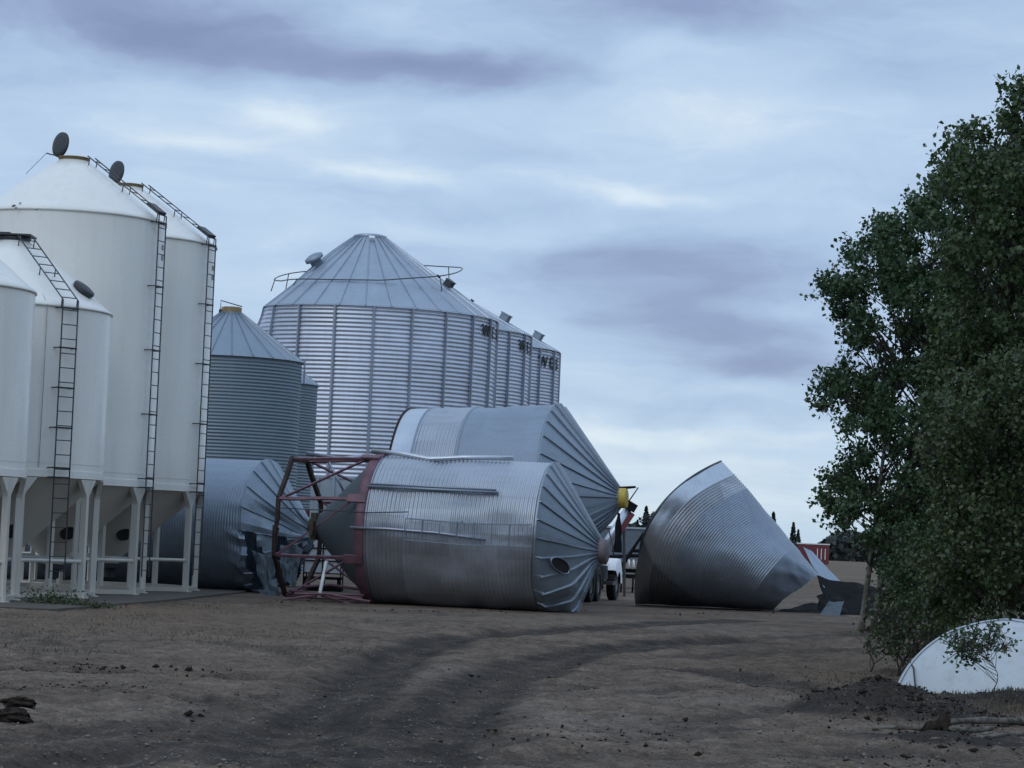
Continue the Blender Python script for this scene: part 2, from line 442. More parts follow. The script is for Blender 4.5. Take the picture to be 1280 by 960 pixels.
c = t.mix(t.m('MULTIPLY', sc.outputs[0], t.mapr(mid, .3, .65, 1., .8)), c, t.ramp(fine, [(.3, (.016,.013,.012)), (.75, (.052,.042,.036))]))
af = t.n('ShaderNodeAttribute', attribute_name='field')
c = t.mix(af.outputs['Fac'], c, t.ramp(t.noise(t.mapping(tco, (.02,.25,1)), 1., 5), [(.3, (.105,.078,.055)), (.7, (.18,.14,.10))]))
peb = t.n('ShaderNodeTexVoronoi'); t.L.new(tco, peb.inputs['Vector']); peb.inputs['Scale'].default_value = 16
pm = t.m('MULTIPLY', t.m('LESS_THAN', peb.outputs['Distance'], .16), t.m('GREATER_THAN', mid, .5))
c = t.mix(t.m('MULTIPLY', pm, .7), c, (.30,.26,.22))
t.L.new(c, b.inputs['Base Color'])
b.inputs['Roughness'].default_value = .95; b.inputs['Specular IOR Level'].default_value = .2
hgt = t.m('ADD', t.m('MULTIPLY', mid, .5), t.m('ADD', t.m('MULTIPLY', fine, .35), t.m('MULTIPLY', grit, .15)))
t.L.new(t.bump(hgt, 1., .11), b.inputs['Normal'])
me.materials.append(m)
go = bpy.data.objects.new('ground', me); link(go); tag(go, kind='structure')

def gz(x, y):
    """ground height near (x, y)"""
    i = np.clip(np.searchsorted(Ys, y), 1, nv-1)
    u = x/(max(y, 12)*.235+.8)
    j = np.clip(np.searchsorted(us, u), 1, nu-1)
    return float(max(zz[i, j], zz[i-1, j-1]))

# ------------------------------------------------------------------ generic scatter meshes
def fast_mesh(name, V, F, mat, parent=None, smooth=False):
    me = bpy.data.meshes.new(name)
    V = np.asarray(V, np.float32); F = np.asarray(F, np.int32); k = F.shape[1]
    me.vertices.add(len(V)); me.vertices.foreach_set('co', V.ravel())
    me.loops.add(F.size); me.loops.foreach_set('vertex_index', F.ravel())
    me.polygons.add(len(F)); me.polygons.foreach_set('loop_start', np.arange(0, F.size, k, dtype=np.int32))
    me.polygons.foreach_set('loop_total', np.full(len(F), k, np.int32))
    if smooth: me.polygons.foreach_set('use_smooth', np.ones(len(F), bool))
    me.update(); me.materials.append(mat)
    o = bpy.data.objects.new(name, me); link(o, parent)
    return o
def rocks(name, pts, sizes, mat):
    base = np.array([(1,0,0),(-1,0,0),(0,1,0),(0,-1,0),(0,0,1),(0,0,-1)], float)
    fc = np.array([(0,2,4),(2,1,4),(1,3,4),(3,0,4),(2,0,5),(1,2,5),(3,1,5),(0,3,5)])
    n = len(pts)
    B = base[None]*rng.uniform(.5, 1.2, (n, 6, 1)) + rng.normal(0, .18, (n, 6, 3))
    B[:, :, 2] *= .65
    a = rng.uniform(0, 2*PI, n); ca, sa = np.cos(a)[:,None], np.sin(a)[:,None]
    x = B[:,:,0]*ca-B[:,:,1]*sa; y = B[:,:,0]*sa+B[:,:,1]*ca
    V = np.stack([x, y, B[:,:,2]], -1)*np.asarray(sizes)[:,None,None]+np.asarray(pts)[:,None]
    F = (fc[None]+np.arange(n)[:,None,None]*6).reshape(-1, 3)
    return fast_mesh(name, V.reshape(-1, 3), F, mat)
def leaves(cent, size, tilt=None, asp=.8):
    """diamond leaves at the given centres"""
    n = len(cent)
    a = rng.normal(size=(n,3)); a /= np.linalg.norm(a, axis=1)[:,None]
    a[:,2] -= .35; a /= np.linalg.norm(a, axis=1)[:,None]
    b = rng.normal(size=(n,3)); b -= a*(a*b).sum(1)[:,None]; b /= np.linalg.norm(b, axis=1)[:,None]
    s = (size*rng.uniform(.65, 1.25, n))[:,None]
    nn = np.cross(a, b)*s*.12
    V = np.stack([cent-a*s*.5, cent+b*s*.5*asp+nn-a*s*.08, cent+a*s*.55, cent-b*s*.5*asp+nn-a*s*.08], 1)
    F = np.arange(n*4).reshape(n, 4)
    return V.reshape(-1,3), F
def in_poly(x, y, poly):
    c = False; j = len(poly)-1
    for i in range(len(poly)):
        xi, yi = poly[i]; xj, yj = poly[j]
        if (yi > y) != (yj > y) and x < (xj-xi)*(y-yi)/(yj-yi)+xi: c = not c
        j = i
    return c

# loose gravel and clods on the near yard
pts = []; sz = []
for i in range(5200):
    px = rng.uniform(-60, 1340); py = 775 + 200*rng.random()**.8
    g = G(px, py)
    s = rng.choice([.007, .011, .017, .028], p=[.45, .35, .17, .03])
    pts.append((g.x, g.y, gz(g.x, g.y)+s*.2)); sz.append(s)
tag(rocks('gravel', pts, sz, M_stone), 'loose pale stones strewn over the dirt yard', 'gravel', kind='stuff')
pts = []; sz = []
cl = [(1060,884,50,9,420),(1110,888,70,11,800),(1170,896,70,10,460),(1240,905,60,8,160),(1235,868,50,6,260),(100,838,110,4,200),(60,860,90,4,120),(250,842,80,4,50),(590,764,150,2.5,130),(880,768,90,2,80),(370,752,50,2.5,60),  # rows at the fallen bins: pushed-up crumbs that also imitate contact shadow
      (620,850,90,15,40),(1180,925,90,12,120),(1150,950,90,12,80),(740,920,150,18,90),(960,850,60,8,40),(300,890,200,40,60),(900,900,300,50,80)]
for px, py, wx, wy, n in cl:
    for i in range(n):
        g = G(px+rng.normal()*wx*.55, py+rng.normal()*wy*.6)
        s = rng.choice([.010, .016, .026, .045], p=[.48, .34, .15, .03])
        pts.append((g.x, g.y, gz(g.x, g.y)+s*.25)); sz.append(s)
tag(rocks('soil_clods', pts, sz, M_clod), 'dark crumbled soil clods along the ruts and banks, some as contact shade below fallen bins', 'soil', kind='stuff')
# two big clods at the left edge
for (px, py, s, lab) in [(22,884,.10,'large dark soil lump at the left edge, farther of the two'), (10,899,.13,'large dark soil lump at the left edge, nearer of the two')]:
    g = G(px, py); mb = MB()
    n = 70
    o = None
    import bmesh
    bm = bmesh.new(); bmesh.ops.create_icosphere(bm, subdivisions=4, radius=1)
    for vv in bm.verts:
        k = 1+.55*float(fbm(vv.co.x*2.6+px, vv.co.y*2.6+vv.co.z*2.7, 5, 4)); vv.co *= k
        vv.co = Vector((vv.co.x*s*1.5, vv.co.y*s*1.2, vv.co.z*s*.62))
    me2 = bpy.data.meshes.new('soil_lump'); bm.to_mesh(me2); bm.free(); me2.materials.append(M_clod)
    o = bpy.data.objects.new('soil_lump', me2); link(o); o.location = (g.x, g.y, gz(g.x, g.y)+s*.25)
    tag(o, lab, 'soil lump')

# ------------------------------------------------------------------ concrete pad under the white silos
mb = MB()
padp = [(-16.5,47.5),(-8.3,47.5),(-7.35,56.5),(-6.7,66.2),(-6.9,70.5),(-14,70.5),(-18,60)]
V = [(x,y,z) for z in (-.05,.045) for x,y in padp]; n = len(padp)
mb.add(V, [tuple(range(n))[::-1], tuple(range(n,2*n))]+[(i,(i+1)%n,(i+1)%n+n,i+n) for i in range(n)])
tag(mb.build('concrete_pad', M_conc), kind='structure')
PADZ = .045

# ------------------------------------------------------------------ ladders
def ladder(mb, path, wdir, width=.38, r=.0155, step=.305):
    wd = Vector(wdir).normalized()*width/2
    path = [Vector(p) for p in path]
    for s in (-1, 1): mb.tube([p+wd*s for p in path], r, 6)
    acc = .15
    for a, b in zip(path[:-1], path[1:]):
        L = (b-a).length; d = (b-a)/L; q = acc
        while q < L:
            c = a+d*q; mb.tube([c-wd, c+wd], r*.75, 5); q += step
        acc = q-L

# ------------------------------------------------------------------ white hopper silos
def white_silo(cx, cy, Rr, zb, ze, rise, label, phase, lad, lid, extra=None, seed=0):
    root = empty('hopper_silo', Vector((cx, cy, PADZ)), label, 'grain silo', 'white hopper silos in a row on the concrete pad')
    zb -= PADZ; ze -= PADZ
    los = math.atan2(-cy, -cx)               # direction from the silo to the viewer side of the yard
    def th(phi): return los + R(phi)
    mb = MB()
    mb.lathe([(Rr+.02, zb), (Rr+.02, zb+.15)], 96)
    mb.lathe([(Rr-.05, zb), (Rr+.02, zb)], 96); mb.lathe([(Rr+.02, zb+.15), (Rr, zb+.152)], 96)
    mb.lathe([(Rr, zb+.152+(ze-zb-.152)*i/8) for i in range(9)], 96)
    mb.lathe([(Rr+.012, zb+.30), (Rr+.012, zb+.315)], 96)
    wall = mb.build('silo_wall', M_white, root, True)
    mb = MB()
    for i in (1, 2):                          # horizontal weld seams just proud of the wall
        z = zb+(ze-zb)*i/3
    ztop = ze+rise
    rc = .34
    mb.lathe([(Rr-.01, ze-.02), (Rr+.035, ze-.03), (Rr+.03, ze+.02)]+[(Rr+(rc-Rr)*f, ze+.02+(rise-.02)*f+.03*math.sin(f*PI)) for f in (.06,.2,.4,.6,.8,1.)]+[(rc-.05, ztop+.005)], 96)
    roof = mb.build('silo_roof', M_white, root, True)
    mb = MB(); mb.lathe([(rc+.0, ztop-.03), (rc+.015, ztop+.05), (rc+.03, ztop+.05), (rc+.03, ztop+.075), (rc-.03, ztop+.075), (rc-.03, ztop-.02)], 32)
    mb.build('collar', M_tan if lid == 'open' else M_dark, roof, True)
    # hopper cone and outlet
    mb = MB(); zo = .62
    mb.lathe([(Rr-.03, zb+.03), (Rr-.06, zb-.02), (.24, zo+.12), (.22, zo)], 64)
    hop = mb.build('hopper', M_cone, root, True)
    mb = MB(); mb.box((0, 0, zo-.08), (.52, .52, .14)); mb.box((.1, -.3, zo-.08), (.3, .5, .05)); mb.cyl((0,0,zo-.15), (0,0,zo-.34), .16, 14)
    mb.build('outlet_gate', M_dark, hop)
    a = th(20); rm = Rr*.42; zm = zo+.12+(zb-zo-.1)*(rm-.24)/(Rr-.3)
    mb = MB(); nrm = Vector((math.cos(a)*.7, math.sin(a)*.7, -.7)); c = Vector((math.cos(a)*rm, math.sin(a)*rm, zm))
    mb.cyl(c-nrm*.05, c+nrm*.05, .2, 20)
    mb.build('inspection_hatch', M_dark, hop)
    # legs with flared gussets
    for k in range(8):
        a = th(phase+45*k); e = Vector((math.cos(a), math.sin(a), 0)); tt = Vector((-e.y, e.x, 0))
        mb = MB(); c = e*(Rr-.055)
        mb.bar(c, c+Vector((0,0,zb-.28)), .10, .13, up=tuple(e))
        V = []
        for dr in (.062, -.05):
            for (s, z) in ((-.05, zb-.40), (.05, zb-.40), (.075, zb-.33), (.30, zb-.015), (-.30, zb-.015), (-.075, zb-.33)):
                q = e*(Rr-.055+dr-.0) + tt*s; V.append((q.x, q.y, z))
        mb.add(V, [(0,1,2,3,4,5), (11,10,9,8,7,6)]+[(i,(i+1)%6,(i+1)%6+6,i+6) for i in range(6)])
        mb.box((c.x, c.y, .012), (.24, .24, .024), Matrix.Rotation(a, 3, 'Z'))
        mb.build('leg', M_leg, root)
    # brace pipe ring
    mb = MB(); ring = [Vector((math.cos(th(phase+45*k))*(Rr-.06), math.sin(th(phase+45*k))*(Rr-.06), .78)) for k in range(8)]
    for k in range(3, 8): mb.tube([ring[k], ring[(k+1) % 8]], .042, 8)
    mb.build('brace_pipe', M_leg, root)
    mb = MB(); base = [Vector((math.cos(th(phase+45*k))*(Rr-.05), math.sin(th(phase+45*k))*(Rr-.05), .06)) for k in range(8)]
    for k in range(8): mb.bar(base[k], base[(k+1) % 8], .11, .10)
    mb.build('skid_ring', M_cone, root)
    # ladder
    a = th(lad); e = Vector((math.cos(a), math.sin(a), 0)); tt = Vector((-e.y, e.x, 0))
    mb = MB(); ro = Rr+.17
    slope = rise/(Rr-rc)
    top = e*(rc+.12)+Vector((0,0,ztop+.16-.1*slope)); eav = e*(ro-.01)+Vector((0,0,ze+.12))
    ladder(mb, [e*ro+Vector((0,0,.42)), eav, top], tt)
    for z in [zb-.0] + [zb+.2+(ze-zb-.25)*i/4 for i in range(5)]:
        mb.tube([e*(Rr-.02)+tt*-.25+Vector((0,0,z)), e*ro+tt*-.19+Vector((0,0,z))], .014, 5)
        mb.tube([e*ro+tt*-.24+Vector((0,0,z)), e*ro+tt*.2+Vector((0,0,z))], .02, 5)
        mb.tube([e*(Rr-.02)+tt*.19+Vector((0,0,z)), e*ro+tt*.19+Vector((0,0,z))], .014, 5)
    for f in (.02, .5, .97):
        q = eav.lerp(top, f)
        for s in (-.19, .19): mb.tube([q+tt*s, q+tt*s-Vector((0,0,.22))-e*.03], .013, 5)
    mb.build('ladder', M_dark, root)
    if lad > 45:
        mb = MB(); q0 = eav.lerp(top, .01); q1 = eav.lerp(top, .17); q0 = q0+Vector((0,0,.04)); q1 = q1+Vector((0,0,.04))
        mb.bar(q0, q1, .40, .07, up=tuple(tt.cross(q1-q0))); mb.build('ladder_step_plate', M_dark, root)
    if lid == 'open':
        a2 = th(-90); e2 = Vector((math.cos(a2), math.sin(a2), 0))
        nr = (e2*.80 + Vector((math.cos(los), math.sin(los), 0))*.55 + Vector((0,0,.12))).normalized()
        c = e2*(rc-.02)+Vector((0,0,ztop+.36)); mb = MB()
        L = frame(c, nr)
        mb.lathe([(.001,.05),(.2,.045),(.30,.03),(.305,-.02),(.28,-.03),(.001,-.02)], 36, L)
        mb.build('open_lid', M_lid, roof, True)
        mb = MB(); mb.tube([c-Vector((0,0,.28)), e2*(rc+.22)+Vector((0,0,ztop+.12)), e2*(rc+.3)+Vector((0,0,ztop+.14))], .016, 5)
        mb.tube([e2*(rc+.3)+Vector((0,0,ztop+.14)), e2*(rc+.75)+Vector((0,0,ztop-.38))], .006, 4)
        mb.build('lid_lever', M_dark, roof)
        # two small square inspection windows near the right edge of the wall
        for dz in (.36, .60):
            aw = th(lad+14); ew = Vector((math.cos(aw), math.sin(aw), 0)); c = ew*(Rr+.006)+Vector((0,0,ze-dz-.2))
            mb = MB(); mb.box(c, (.012, .16, .12), Matrix.Rotation(aw, 3, 'Z')); mb.build('sight_window', M_rim, wall)
    elif lid == 'closed':
        al = th(lad+30); el_ = Vector((math.cos(al), math.sin(al), 0)); rl = Rr*.80
        c = el_*rl+Vector((0,0,ze+rise*(1-(rl-rc)/(Rr-rc))+.13))
        nr = Vector((el_.x*rise, el_.y*rise, Rr-rc)).normalized()
        mb = MB(); mb.lathe([(.001,.06),(.18,.05),(.25,.03),(.26,-.02),(.24,-.07),(.2,-.12)], 32, frame(c, nr, (0.2,0.9,.1)))
        mb.build('manhole_lid', M_lid, roof, True)
        mb = MB(); mb.box((0.05,0,ztop+.12), (.75,.75,.035)); mb.box((-.2,0,ztop+.15),(.3,.5,.05)); mb.build('flat_lid', M_lid, roof)
        # rope hanging from the collar down the roof and wall
        ar = th(lad-12); er = Vector((math.cos(ar), math.sin(ar), 0))
        mb = MB(); mb.tube([er*(rc+.05)+Vector((0,0,ztop+.1)), er*(rc+.1)+Vector((0,0,ztop-.12)), er*(Rr*.5)+Vector((0,0,ze+rise*.60)), er*(Rr+.03)+Vector((0,0,ze+.0)), er*(Rr+.05)+Vector((0,0,ze-1.5)), er*(Rr+.03)+Vector((0,0,zb+.2))], .009, 5)
        mb.build('rope', M_rope, root)
    return root
def cpx(px, py, d):
    p = P(px, py, d); return p.x, p.y
SA = white_silo(-11.75, 50.8, 2.16, 2.5, 6.2, 1.5, 'short white hopper silo nearest at the left edge, cut off by the frame', 57, -40, 'none')
x, y = cpx(-4, 700, 55.5); SB = white_silo(x, y, 2.18, 2.58, 6.2, 1.5, 'short white hopper silo with a black manhole lid beside its roof ladder', 57, 32, 'closed')
x, y = cpx(66, 700, 59.9); SC = white_silo(x, y, 2.22, 2.52, 8.72, 1.42, 'taller white hopper silo with open round lid, behind the short silo with the manhole', 58, 62, 'open')
x, y = cpx(137, 700, 64.3); SD = white_silo(x, y, 2.27, 2.52, 8.72, 1.42, 'farthest white hopper silo with open round lid, beside the blue grey fallen bin', 58, 61, 'open')
roofC = [o for o in SC.children if o.name.startswith('silo_roof')][0]
for (px, py, q) in [(17,257,.05),(20,260,.035),(25,254,.03),(46,262,.028)]:      # chipped paint on the roof of the tall silo
    tgt = None; o0 = Vector((0,0,EYE)); rr_ = ray(px, py); best = None
    for i in range(400):
        d = 57.0+i*.01; p = o0+rr_*(d/rr_.y); rl = math.hypot(p.x-SC.location.x, p.y-SC.location.y)
        if p.z <= 8.72+.02+1.42*(2.22-rl)/(2.22-.34)+.045: best = p; break
    if best:
        e = Vector((best.x-SC.location.x, best.y-SC.location.y, 0)).normalized(); nr = Vector((e.x*1.42, e.y*1.42, 1.88)).normalized()
        mb = MB(); mb.lathe([(.001,.012),(q*.6,.012),(q,.0)], 7, frame(Vector(best)-SC.location, nr, (0,.3,1)))
        mb.build('paint_chip', M_dark, roofC)

# ------------------------------------------------------------------ corrugated bins (axis = local z)
def wall_mesh(mb, Rr, z0, z1, pitch, amp, nseg=112, spp=6, dent=None):
    if amp > 0:
        n = max(2, int(round((z1-z0)/pitch))*spp)
        zs = np.linspace(z0, z1, n+1); rr = Rr+amp*np.sin((zs-z0)/pitch*2*PI)
    else:
        zs = np.linspace(z0, z1, 14); rr = np.full(14, Rr)
    mb.lathe(list(zip(rr, zs)), nseg)
def roof_mesh(mb, Rr, z0, rise, nrib, rc=.35, ribh=.045, over=.05, nr=10, seed=1, ribw=.018):
    A = []; H = []
    for k in range(nrib):
        a = 2*PI*k/nrib; da = 2*PI/nrib
        A += [a-ribw*.9/Rr*1.2, a-ribw*.4/Rr, a+ribw*.4/Rr, a+ribw*.9/Rr*1.2, a+da*.33, a+da*.66]; H += [0, ribh, ribh, 0, 0, 0]
    A = np.array(A); H = np.array(H); n = len(A)
    rs = np.linspace(Rr+over, rc, nr)
    V = []
    for i, r_ in enumerate(rs):
        zc = z0+rise*(Rr-r_)/(Rr-rc)
        wd = (Rr/max(r_, .3))                      # ribs keep their width towards the top
        base = 2*PI*np.floor((np.arange(n))/6)/nrib
        ang = np.where(H > -1, base+(A-base)*np.where((np.arange(n) % 6) < 4, min(wd, 3.0), 1), A)
        V.append(np.stack([r_*np.cos(ang), r_*np.sin(ang), zc+H*(1 if i else .9)], -1))
    V.append(np.stack([(Rr+over*.9)*np.cos(A), (Rr+over*.9)*np.sin(A), np.full(n, z0-.07)], -1))
    Vv = np.concatenate(V)
    F = [(i*n+j, i*n+(j+1) % n, (i+1)*n+(j+1) % n, (i+1)*n+j) for i in range(nr-1) for j in range(n)]
    F += [(nr*n+j, nr*n+(j+1) % n, (j+1) % n, j) for j in range(n)]
    F += [tuple((nr-1)*n+j for j in range(n))]
    mb.add(Vv, F)

def world_deform(M, fn):
    A = np.array(M); Ai = np.array(M.inverted())
    def f(V):
        W = V @ A[:3,:3].T + A[:3,3]
        W = fn(W, V)
        return W @ Ai[:3,:3].T + Ai[:3,3]
    return f
def settle(zmin=.02, crease=.05, band=.55):
    """lying metal: what would sink below the ground is pressed flat and creased"""
    def f(W, L):
        W = W.copy()
        k = np.clip((band-W[:,2])/band, 0, 1)
        n = fbm(W[:,0]*1.3, W[:,1]*1.3+W[:,2], 3, 8)
        W[:,2] = W[:,2] + k*crease*n
        W[:,1] += k*crease*1.2*vnoise(W[:,0]*1.7, W[:,2]*3, 4)
        lo = W[:,2] < zmin
        W[lo,2] = zmin + .02*np.abs(n[lo])
        return W
    return f

# --- standing bins at the back
def stiffeners(root, Rr, H, n, phase, mat, w_=.13, proud=.05):
    mb = MB(); mb.box((Rr+proud, 0, H/2), (.07, w_, H-.1)); mb.box((Rr+proud+.05, 0, H/2), (.06, w_*.45, H-.1))
    o0 = None
    for k in range(n):
        a = phase+2*PI*k/n
        if o0 is None: o = o0 = mb.build('stiffener', mat, root)
        else: o = o0.copy(); link(o); o.parent = root
        o.rotation_euler = (0, 0, a)
def letters(root, Rr, z, a0, step, h):
    """black painted letters W E S bent round the wall"""
    k = 0
    for ch in 'WES':
        cu = bpy.data.curves.new('letter', 'FONT'); cu.body = ch; cu.size = h*1.4; cu.align_x = 'CENTER'; cu.extrude = .012; cu.offset = .018
        to = bpy.data.objects.new('letter', cu); link(to)
        dg = bpy.context.evaluated_depsgraph_get()
        me = bpy.data.meshes.new_from_object(to.evaluated_get(dg))
        bpy.data.objects.remove(to)
        n = len(me.vertices); co = np.empty(n*3); me.vertices.foreach_get('co', co); co = co.reshape(-1,3)
        xs = co[:,0]*1.05/Rr; aa = a0+k*step+xs; r_ = Rr+.055+co[:,2]
        V = np.stack([r_*np.cos(aa), r_*np.sin(aa), z+co[:,1]], -1)
        me.vertices.foreach_set('co', V.ravel()); me.materials.clear(); me.materials.append(M_blackpaint); me.update()
        link(bpy.data.objects.new('letter', me), root); k += 1

def vent(root, Rr, z0, rise, rc, ang, rf, size, mat, name='roof_vent', box=False):
    r_ = Rr*rf; zc = z0+rise*(Rr-r_)/(Rr-rc); e = Vector((math.cos(ang), math.sin(ang), 0))
    nr = Vector((e.x*rise, e.y*rise, Rr-rc)).normalized(); c = e*r_+Vector((0,0,zc))
    L = frame(c, nr, (e.y*.01, e.x*.02, 1))
    mb = MB()
    if box:
        mb.box(c+nr*size*.45, (size*1.5, size*1.1, size*.9), L.to_3x3()); mb.box(c+nr*size*.95, (size*1.7, size*1.25, size*.14), L.to_3x3())
    else:
        mb.lathe([(size*.62,-.1),(size*.62,size*.35),(size,size*.4),(size,size*.75),(size*.55,size*.95),(.001,size)], 24, L)
    return mb.build(name, mat, root, not box)

def big_bin(cx, cy, Rr, H, rise, label, dent=None, lets=False, ring=False, caps=()):
    root = empty('grain_bin', Vector((cx, cy, 0)), label, 'grain bin', 'tall corrugated grain bins standing in a row')
    los = math.atan2(-cy, -cx); amp = .022; pitch = .2
    mb = MB(); wall_mesh(mb, Rr, 0, H, pitch, amp, 144, 6); wall = mb.build('bin_wall', M_galv_big, root, True, dent)
    mb = MB(); roof_mesh(mb, Rr, H, rise, 33, .75, .07, .10, 12, ribw=.03); roof = mb.build('bin_roof', M_roof, root, False, dent)
    if dent is None: stiffeners(root, Rr, H, 22, los+R(3), M_stiff)
    else:
        for k in range(22):
            a = los+R(3)+2*PI*k/22; mb = MB()
            for i in range(24):
                z = .05+(H-.1)*i/24; hz_ = (H-.1)/24
                mb.box(((Rr+.05)*math.cos(a), (Rr+.05)*math.sin(a), z+hz_/2), (.07,.13,hz_), Matrix.Rotation(a,3,'Z'))
                mb.box(((Rr+.10)*math.cos(a), (Rr+.10)*math.sin(a), z+hz_/2), (.06,.06,hz_), Matrix.Rotation(a,3,'Z'))
            mb.build('stiffener', M_stiff, root, False, dent)
    mb = MB(); mb.lathe([(.80,H+rise-.03),(.82,H+rise+.06),(.6,H+rise+.13),(.001,H+rise+.16)], 32); mb.build('roof_cap', M_roof, roof, True)
    if lets: letters(root, Rr, H-lets[2], los+R(lets[0]), R(lets[1]), lets[3])
    for (phi, rf, s, bx, mt) in caps: vent(roof, Rr, H, rise, .75, los+R(phi), rf, s, mt, 'roof_vent' if bx else 'roof_hatch', bx)
    return root, roof, los

def g1dent(V):
    W = V.copy(); r = np.hypot(V[:,0], V[:,1]); a = np.arctan2(V[:,1], V[:,0]); los = LOS1
    ph = np.degrees((a-los+PI) % (2*PI)-PI)      # 0 faces the yard, + is to the right
    k = np.exp(-((ph+88)/34)**2)*np.exp(-((np.maximum(0, 12.5-V[:,2]))/1.9)**2)*np.clip((r-.8)/4., 0, 1)
    s = 1-.25*k
    W[:,0] *= s; W[:,1] *= s
    W[:,2] += k*.12
    return W
# positions from the photograph's apex and right-hand wall edges
pr = P(620.5, 402, 125); R1 = 163/25.6; x1 = pr.x-R1*.999; z1 = pr.z
LOS1 = math.atan2(-125, -x1)
B1, roof1, los1 = big_bin(x1, 125, R1, z1, 3.88, 'nearest and widest of the tall standing corrugated bins, pipe ring on its roof', g1dent, (64, 9, .95, .58), True,
    [(-58,.47,.46,False,M_roof_dk),(66,.66,.32,True,M_dark),(70,.56,.13,True,M_dark),(84,.80,.14,True,M_dark),(4,.17,.16,True,M_wfender)])
# loose pipe ring lying askew on the roof
zrf = P(462,352,125-.72*R1).z; zrr = P(582,345,125).z; zrb = P(545,337,125+.72*R1).z; zrl = P(347,358,125).z
mb = MB(); pts = []
for k in range(61):
    a = los1+2*PI*k/60; ph = (2*PI*k/60); rr = R1*.72
    z_ = (zrf+zrb)/2+(zrf-zrb)/2*math.cos(ph)+(zrr-zrl)/2*math.sin(ph)
    sf = z1+3.88*(R1-rr)/(R1-.75)
    pts.append((rr*math.cos(a), rr*math.sin(a), max(z_, sf+.10 if math.cos(ph) > .2 else sf-1)+.03*math.sin(5*ph)))
mb.tube(pts, .027, 6, False)
for k in (52, 44, 8, 20, 30, 40): mb.tube([pts[k], (pts[k][0]*1.04, pts[k][1]*1.04, z1+3.88*(.27))], .025, 5)
mb.build('roof_pipe_ring', M_dark, roof1, True)
pr = P(663, 421, 141); R2 = 5.1*141/112*.98; B2, roof2, los2 = big_bin(pr.x-R2, 141, R2, pr.z, 2.9, 'middle tall standing corrugated bin, half hidden by the widest one', None, (66, 9, 1.0, .62), False,
    [(74,.78,.42,True,M_roof_dk)])
pr = P(699, 441, 157); R3 = 5.1*157/124*.98; B3, roof3, los3 = big_bin(pr.x-R3, 157, R3, pr.z, 2.9, 'farthest tall standing corrugated bin, black letters W E S under its eave', None, (55.5, 9.5, 1.15, .68), False,
    [(76,.79,.45,True,M_roof_dk)])

def small_bin(cx, cy, Rr, H, rise, label, nrib, pitch, collar):
    root = empty('grain_bin', Vector((cx, cy, 0)), label, 'grain bin', 'small dark corrugated bins standing behind the white silos')
    los = math.atan2(-cy, -cx)
    mb = MB(); wall_mesh(mb, Rr, 0, H, pitch, .012, 112, 6); mb.build('bin_wall', M_galv_old, root, True)
    mb = MB(); roof_mesh(mb, Rr, H, rise, nrib, .36, .05, .08, 10, ribw=.022); roof = mb.build('bin_roof', M_roof_dk, root)
    if collar:
        mb = MB(); mb.lathe([(.33,H+rise-.05),(.34,H+rise+.2),(.28,H+rise+.22),(.001,H+rise+.22)], 28); mb.build('collar', M_tan, roof, True)
        mb = MB(); q = Vector((-.36,-.1,H+rise))
        mb.tube([q, q+Vector((0,0,.42)), Vector((.36,-.1,H+rise+.24))], .02, 5); mb.box(q+Vector((0,0,.06)), (.1,.1,.12)); mb.build('lid_lever', M_dark, roof)
    a = los+R(82); e = Vector((math.cos(a), math.sin(a), 0)); mb = MB()
    ladder(mb, [e*(Rr+.10)+Vector((0,0,H-.75)), e*(Rr+.10)+Vector((0,0,H+.02))], (-e.y, e.x, 0), .3, .014)
    if collar: mb.build('ladder', M_stiff, root)
    return root
pr = P(377.5, 452, 85); RE = 2.42; small_bin(pr.x-RE, 85, RE, pr.z, 1.5, 'small dark standing corrugated bin with a tan roof collar behind the farthest white silo', 22, .112, True)
pr = P(397, 481, 101); small_bin(pr.x-RE, 101, RE, pr.z, 1.5, 'small dark standing corrugated bin mostly hidden behind the one with the tan collar', 22, .112, False)

# ------------------------------------------------------------------ fallen bin at the left (roof crushed)
def yawvec(deg, tilt=0):   # pointing right, turned towards the viewer by deg, raised by tilt
    return Vector((math.cos(R(deg))*math.cos(R(tilt)), -math.sin(R(deg))*math.cos(R(tilt)), math.sin(R(tilt))))
RH = 1.76; HH = 7.4; az_ = yawvec(17)
cE = P(334, 661, 68.2); cE.z = RH-.03
MH = frame(cE-az_*HH, az_)
rootH = empty('fallen_bin', MH, 'blue grey bin lying on its side behind the white silos, crumpled ribbed roof', 'grain bin', None)
def crushH(W, L):
    W = settle()(W, L)
    r = np.hypot(L[:,0], L[:,1]); a = np.degrees(np.arctan2(L[:,1], L[:,0]))      # 90 = up, 180 = viewer side, -90 = down
    dn = np.exp(-((((a+120+180) % 360)-180)/48)**2)*np.clip((L[:,2]-HH+.5)/.5, 0, 1)
    k = dn*np.clip((r-.3)/1.2, 0, 1)
    W[:,0] += k*(.30*vnoise(a/13., r*2.1, 3)+.12)
    W[:,1] += k*(-.28*np.abs(vnoise(a/11., r*1.9, 6)))
    W[:,2] = np.maximum(W[:,2]*(1-.35*k), .03)
    rim = np.exp(-((L[:,2]-HH)/.35)**2)*np.exp(-((((a+165+180) % 360)-180)/60)**2)*(L[:,2] < HH+.5)
    W[:,1] += rim*.16*np.abs(vnoise(a/14., L[:,2]*1.5, 12)); W[:,0] += rim*.12*vnoise(a/10., 3+L[:,2], 14)
    kk = np.clip((L[:,2]-HH)/1.0, 0, 1)
    W[:,1] += .16*kk*vnoise(a/16., r*1.6, 31)
    W[:,2] += -.22*kk + .04*kk*vnoise(a/9., r*2, 2)
    return W
dH = world_deform(MH, crushH)
mb = MB(); wall_mesh(mb, RH, 0, HH, .075, .006, 128, 6); mb.build('bin_wall', M_galv_blue, rootH, True, dH)
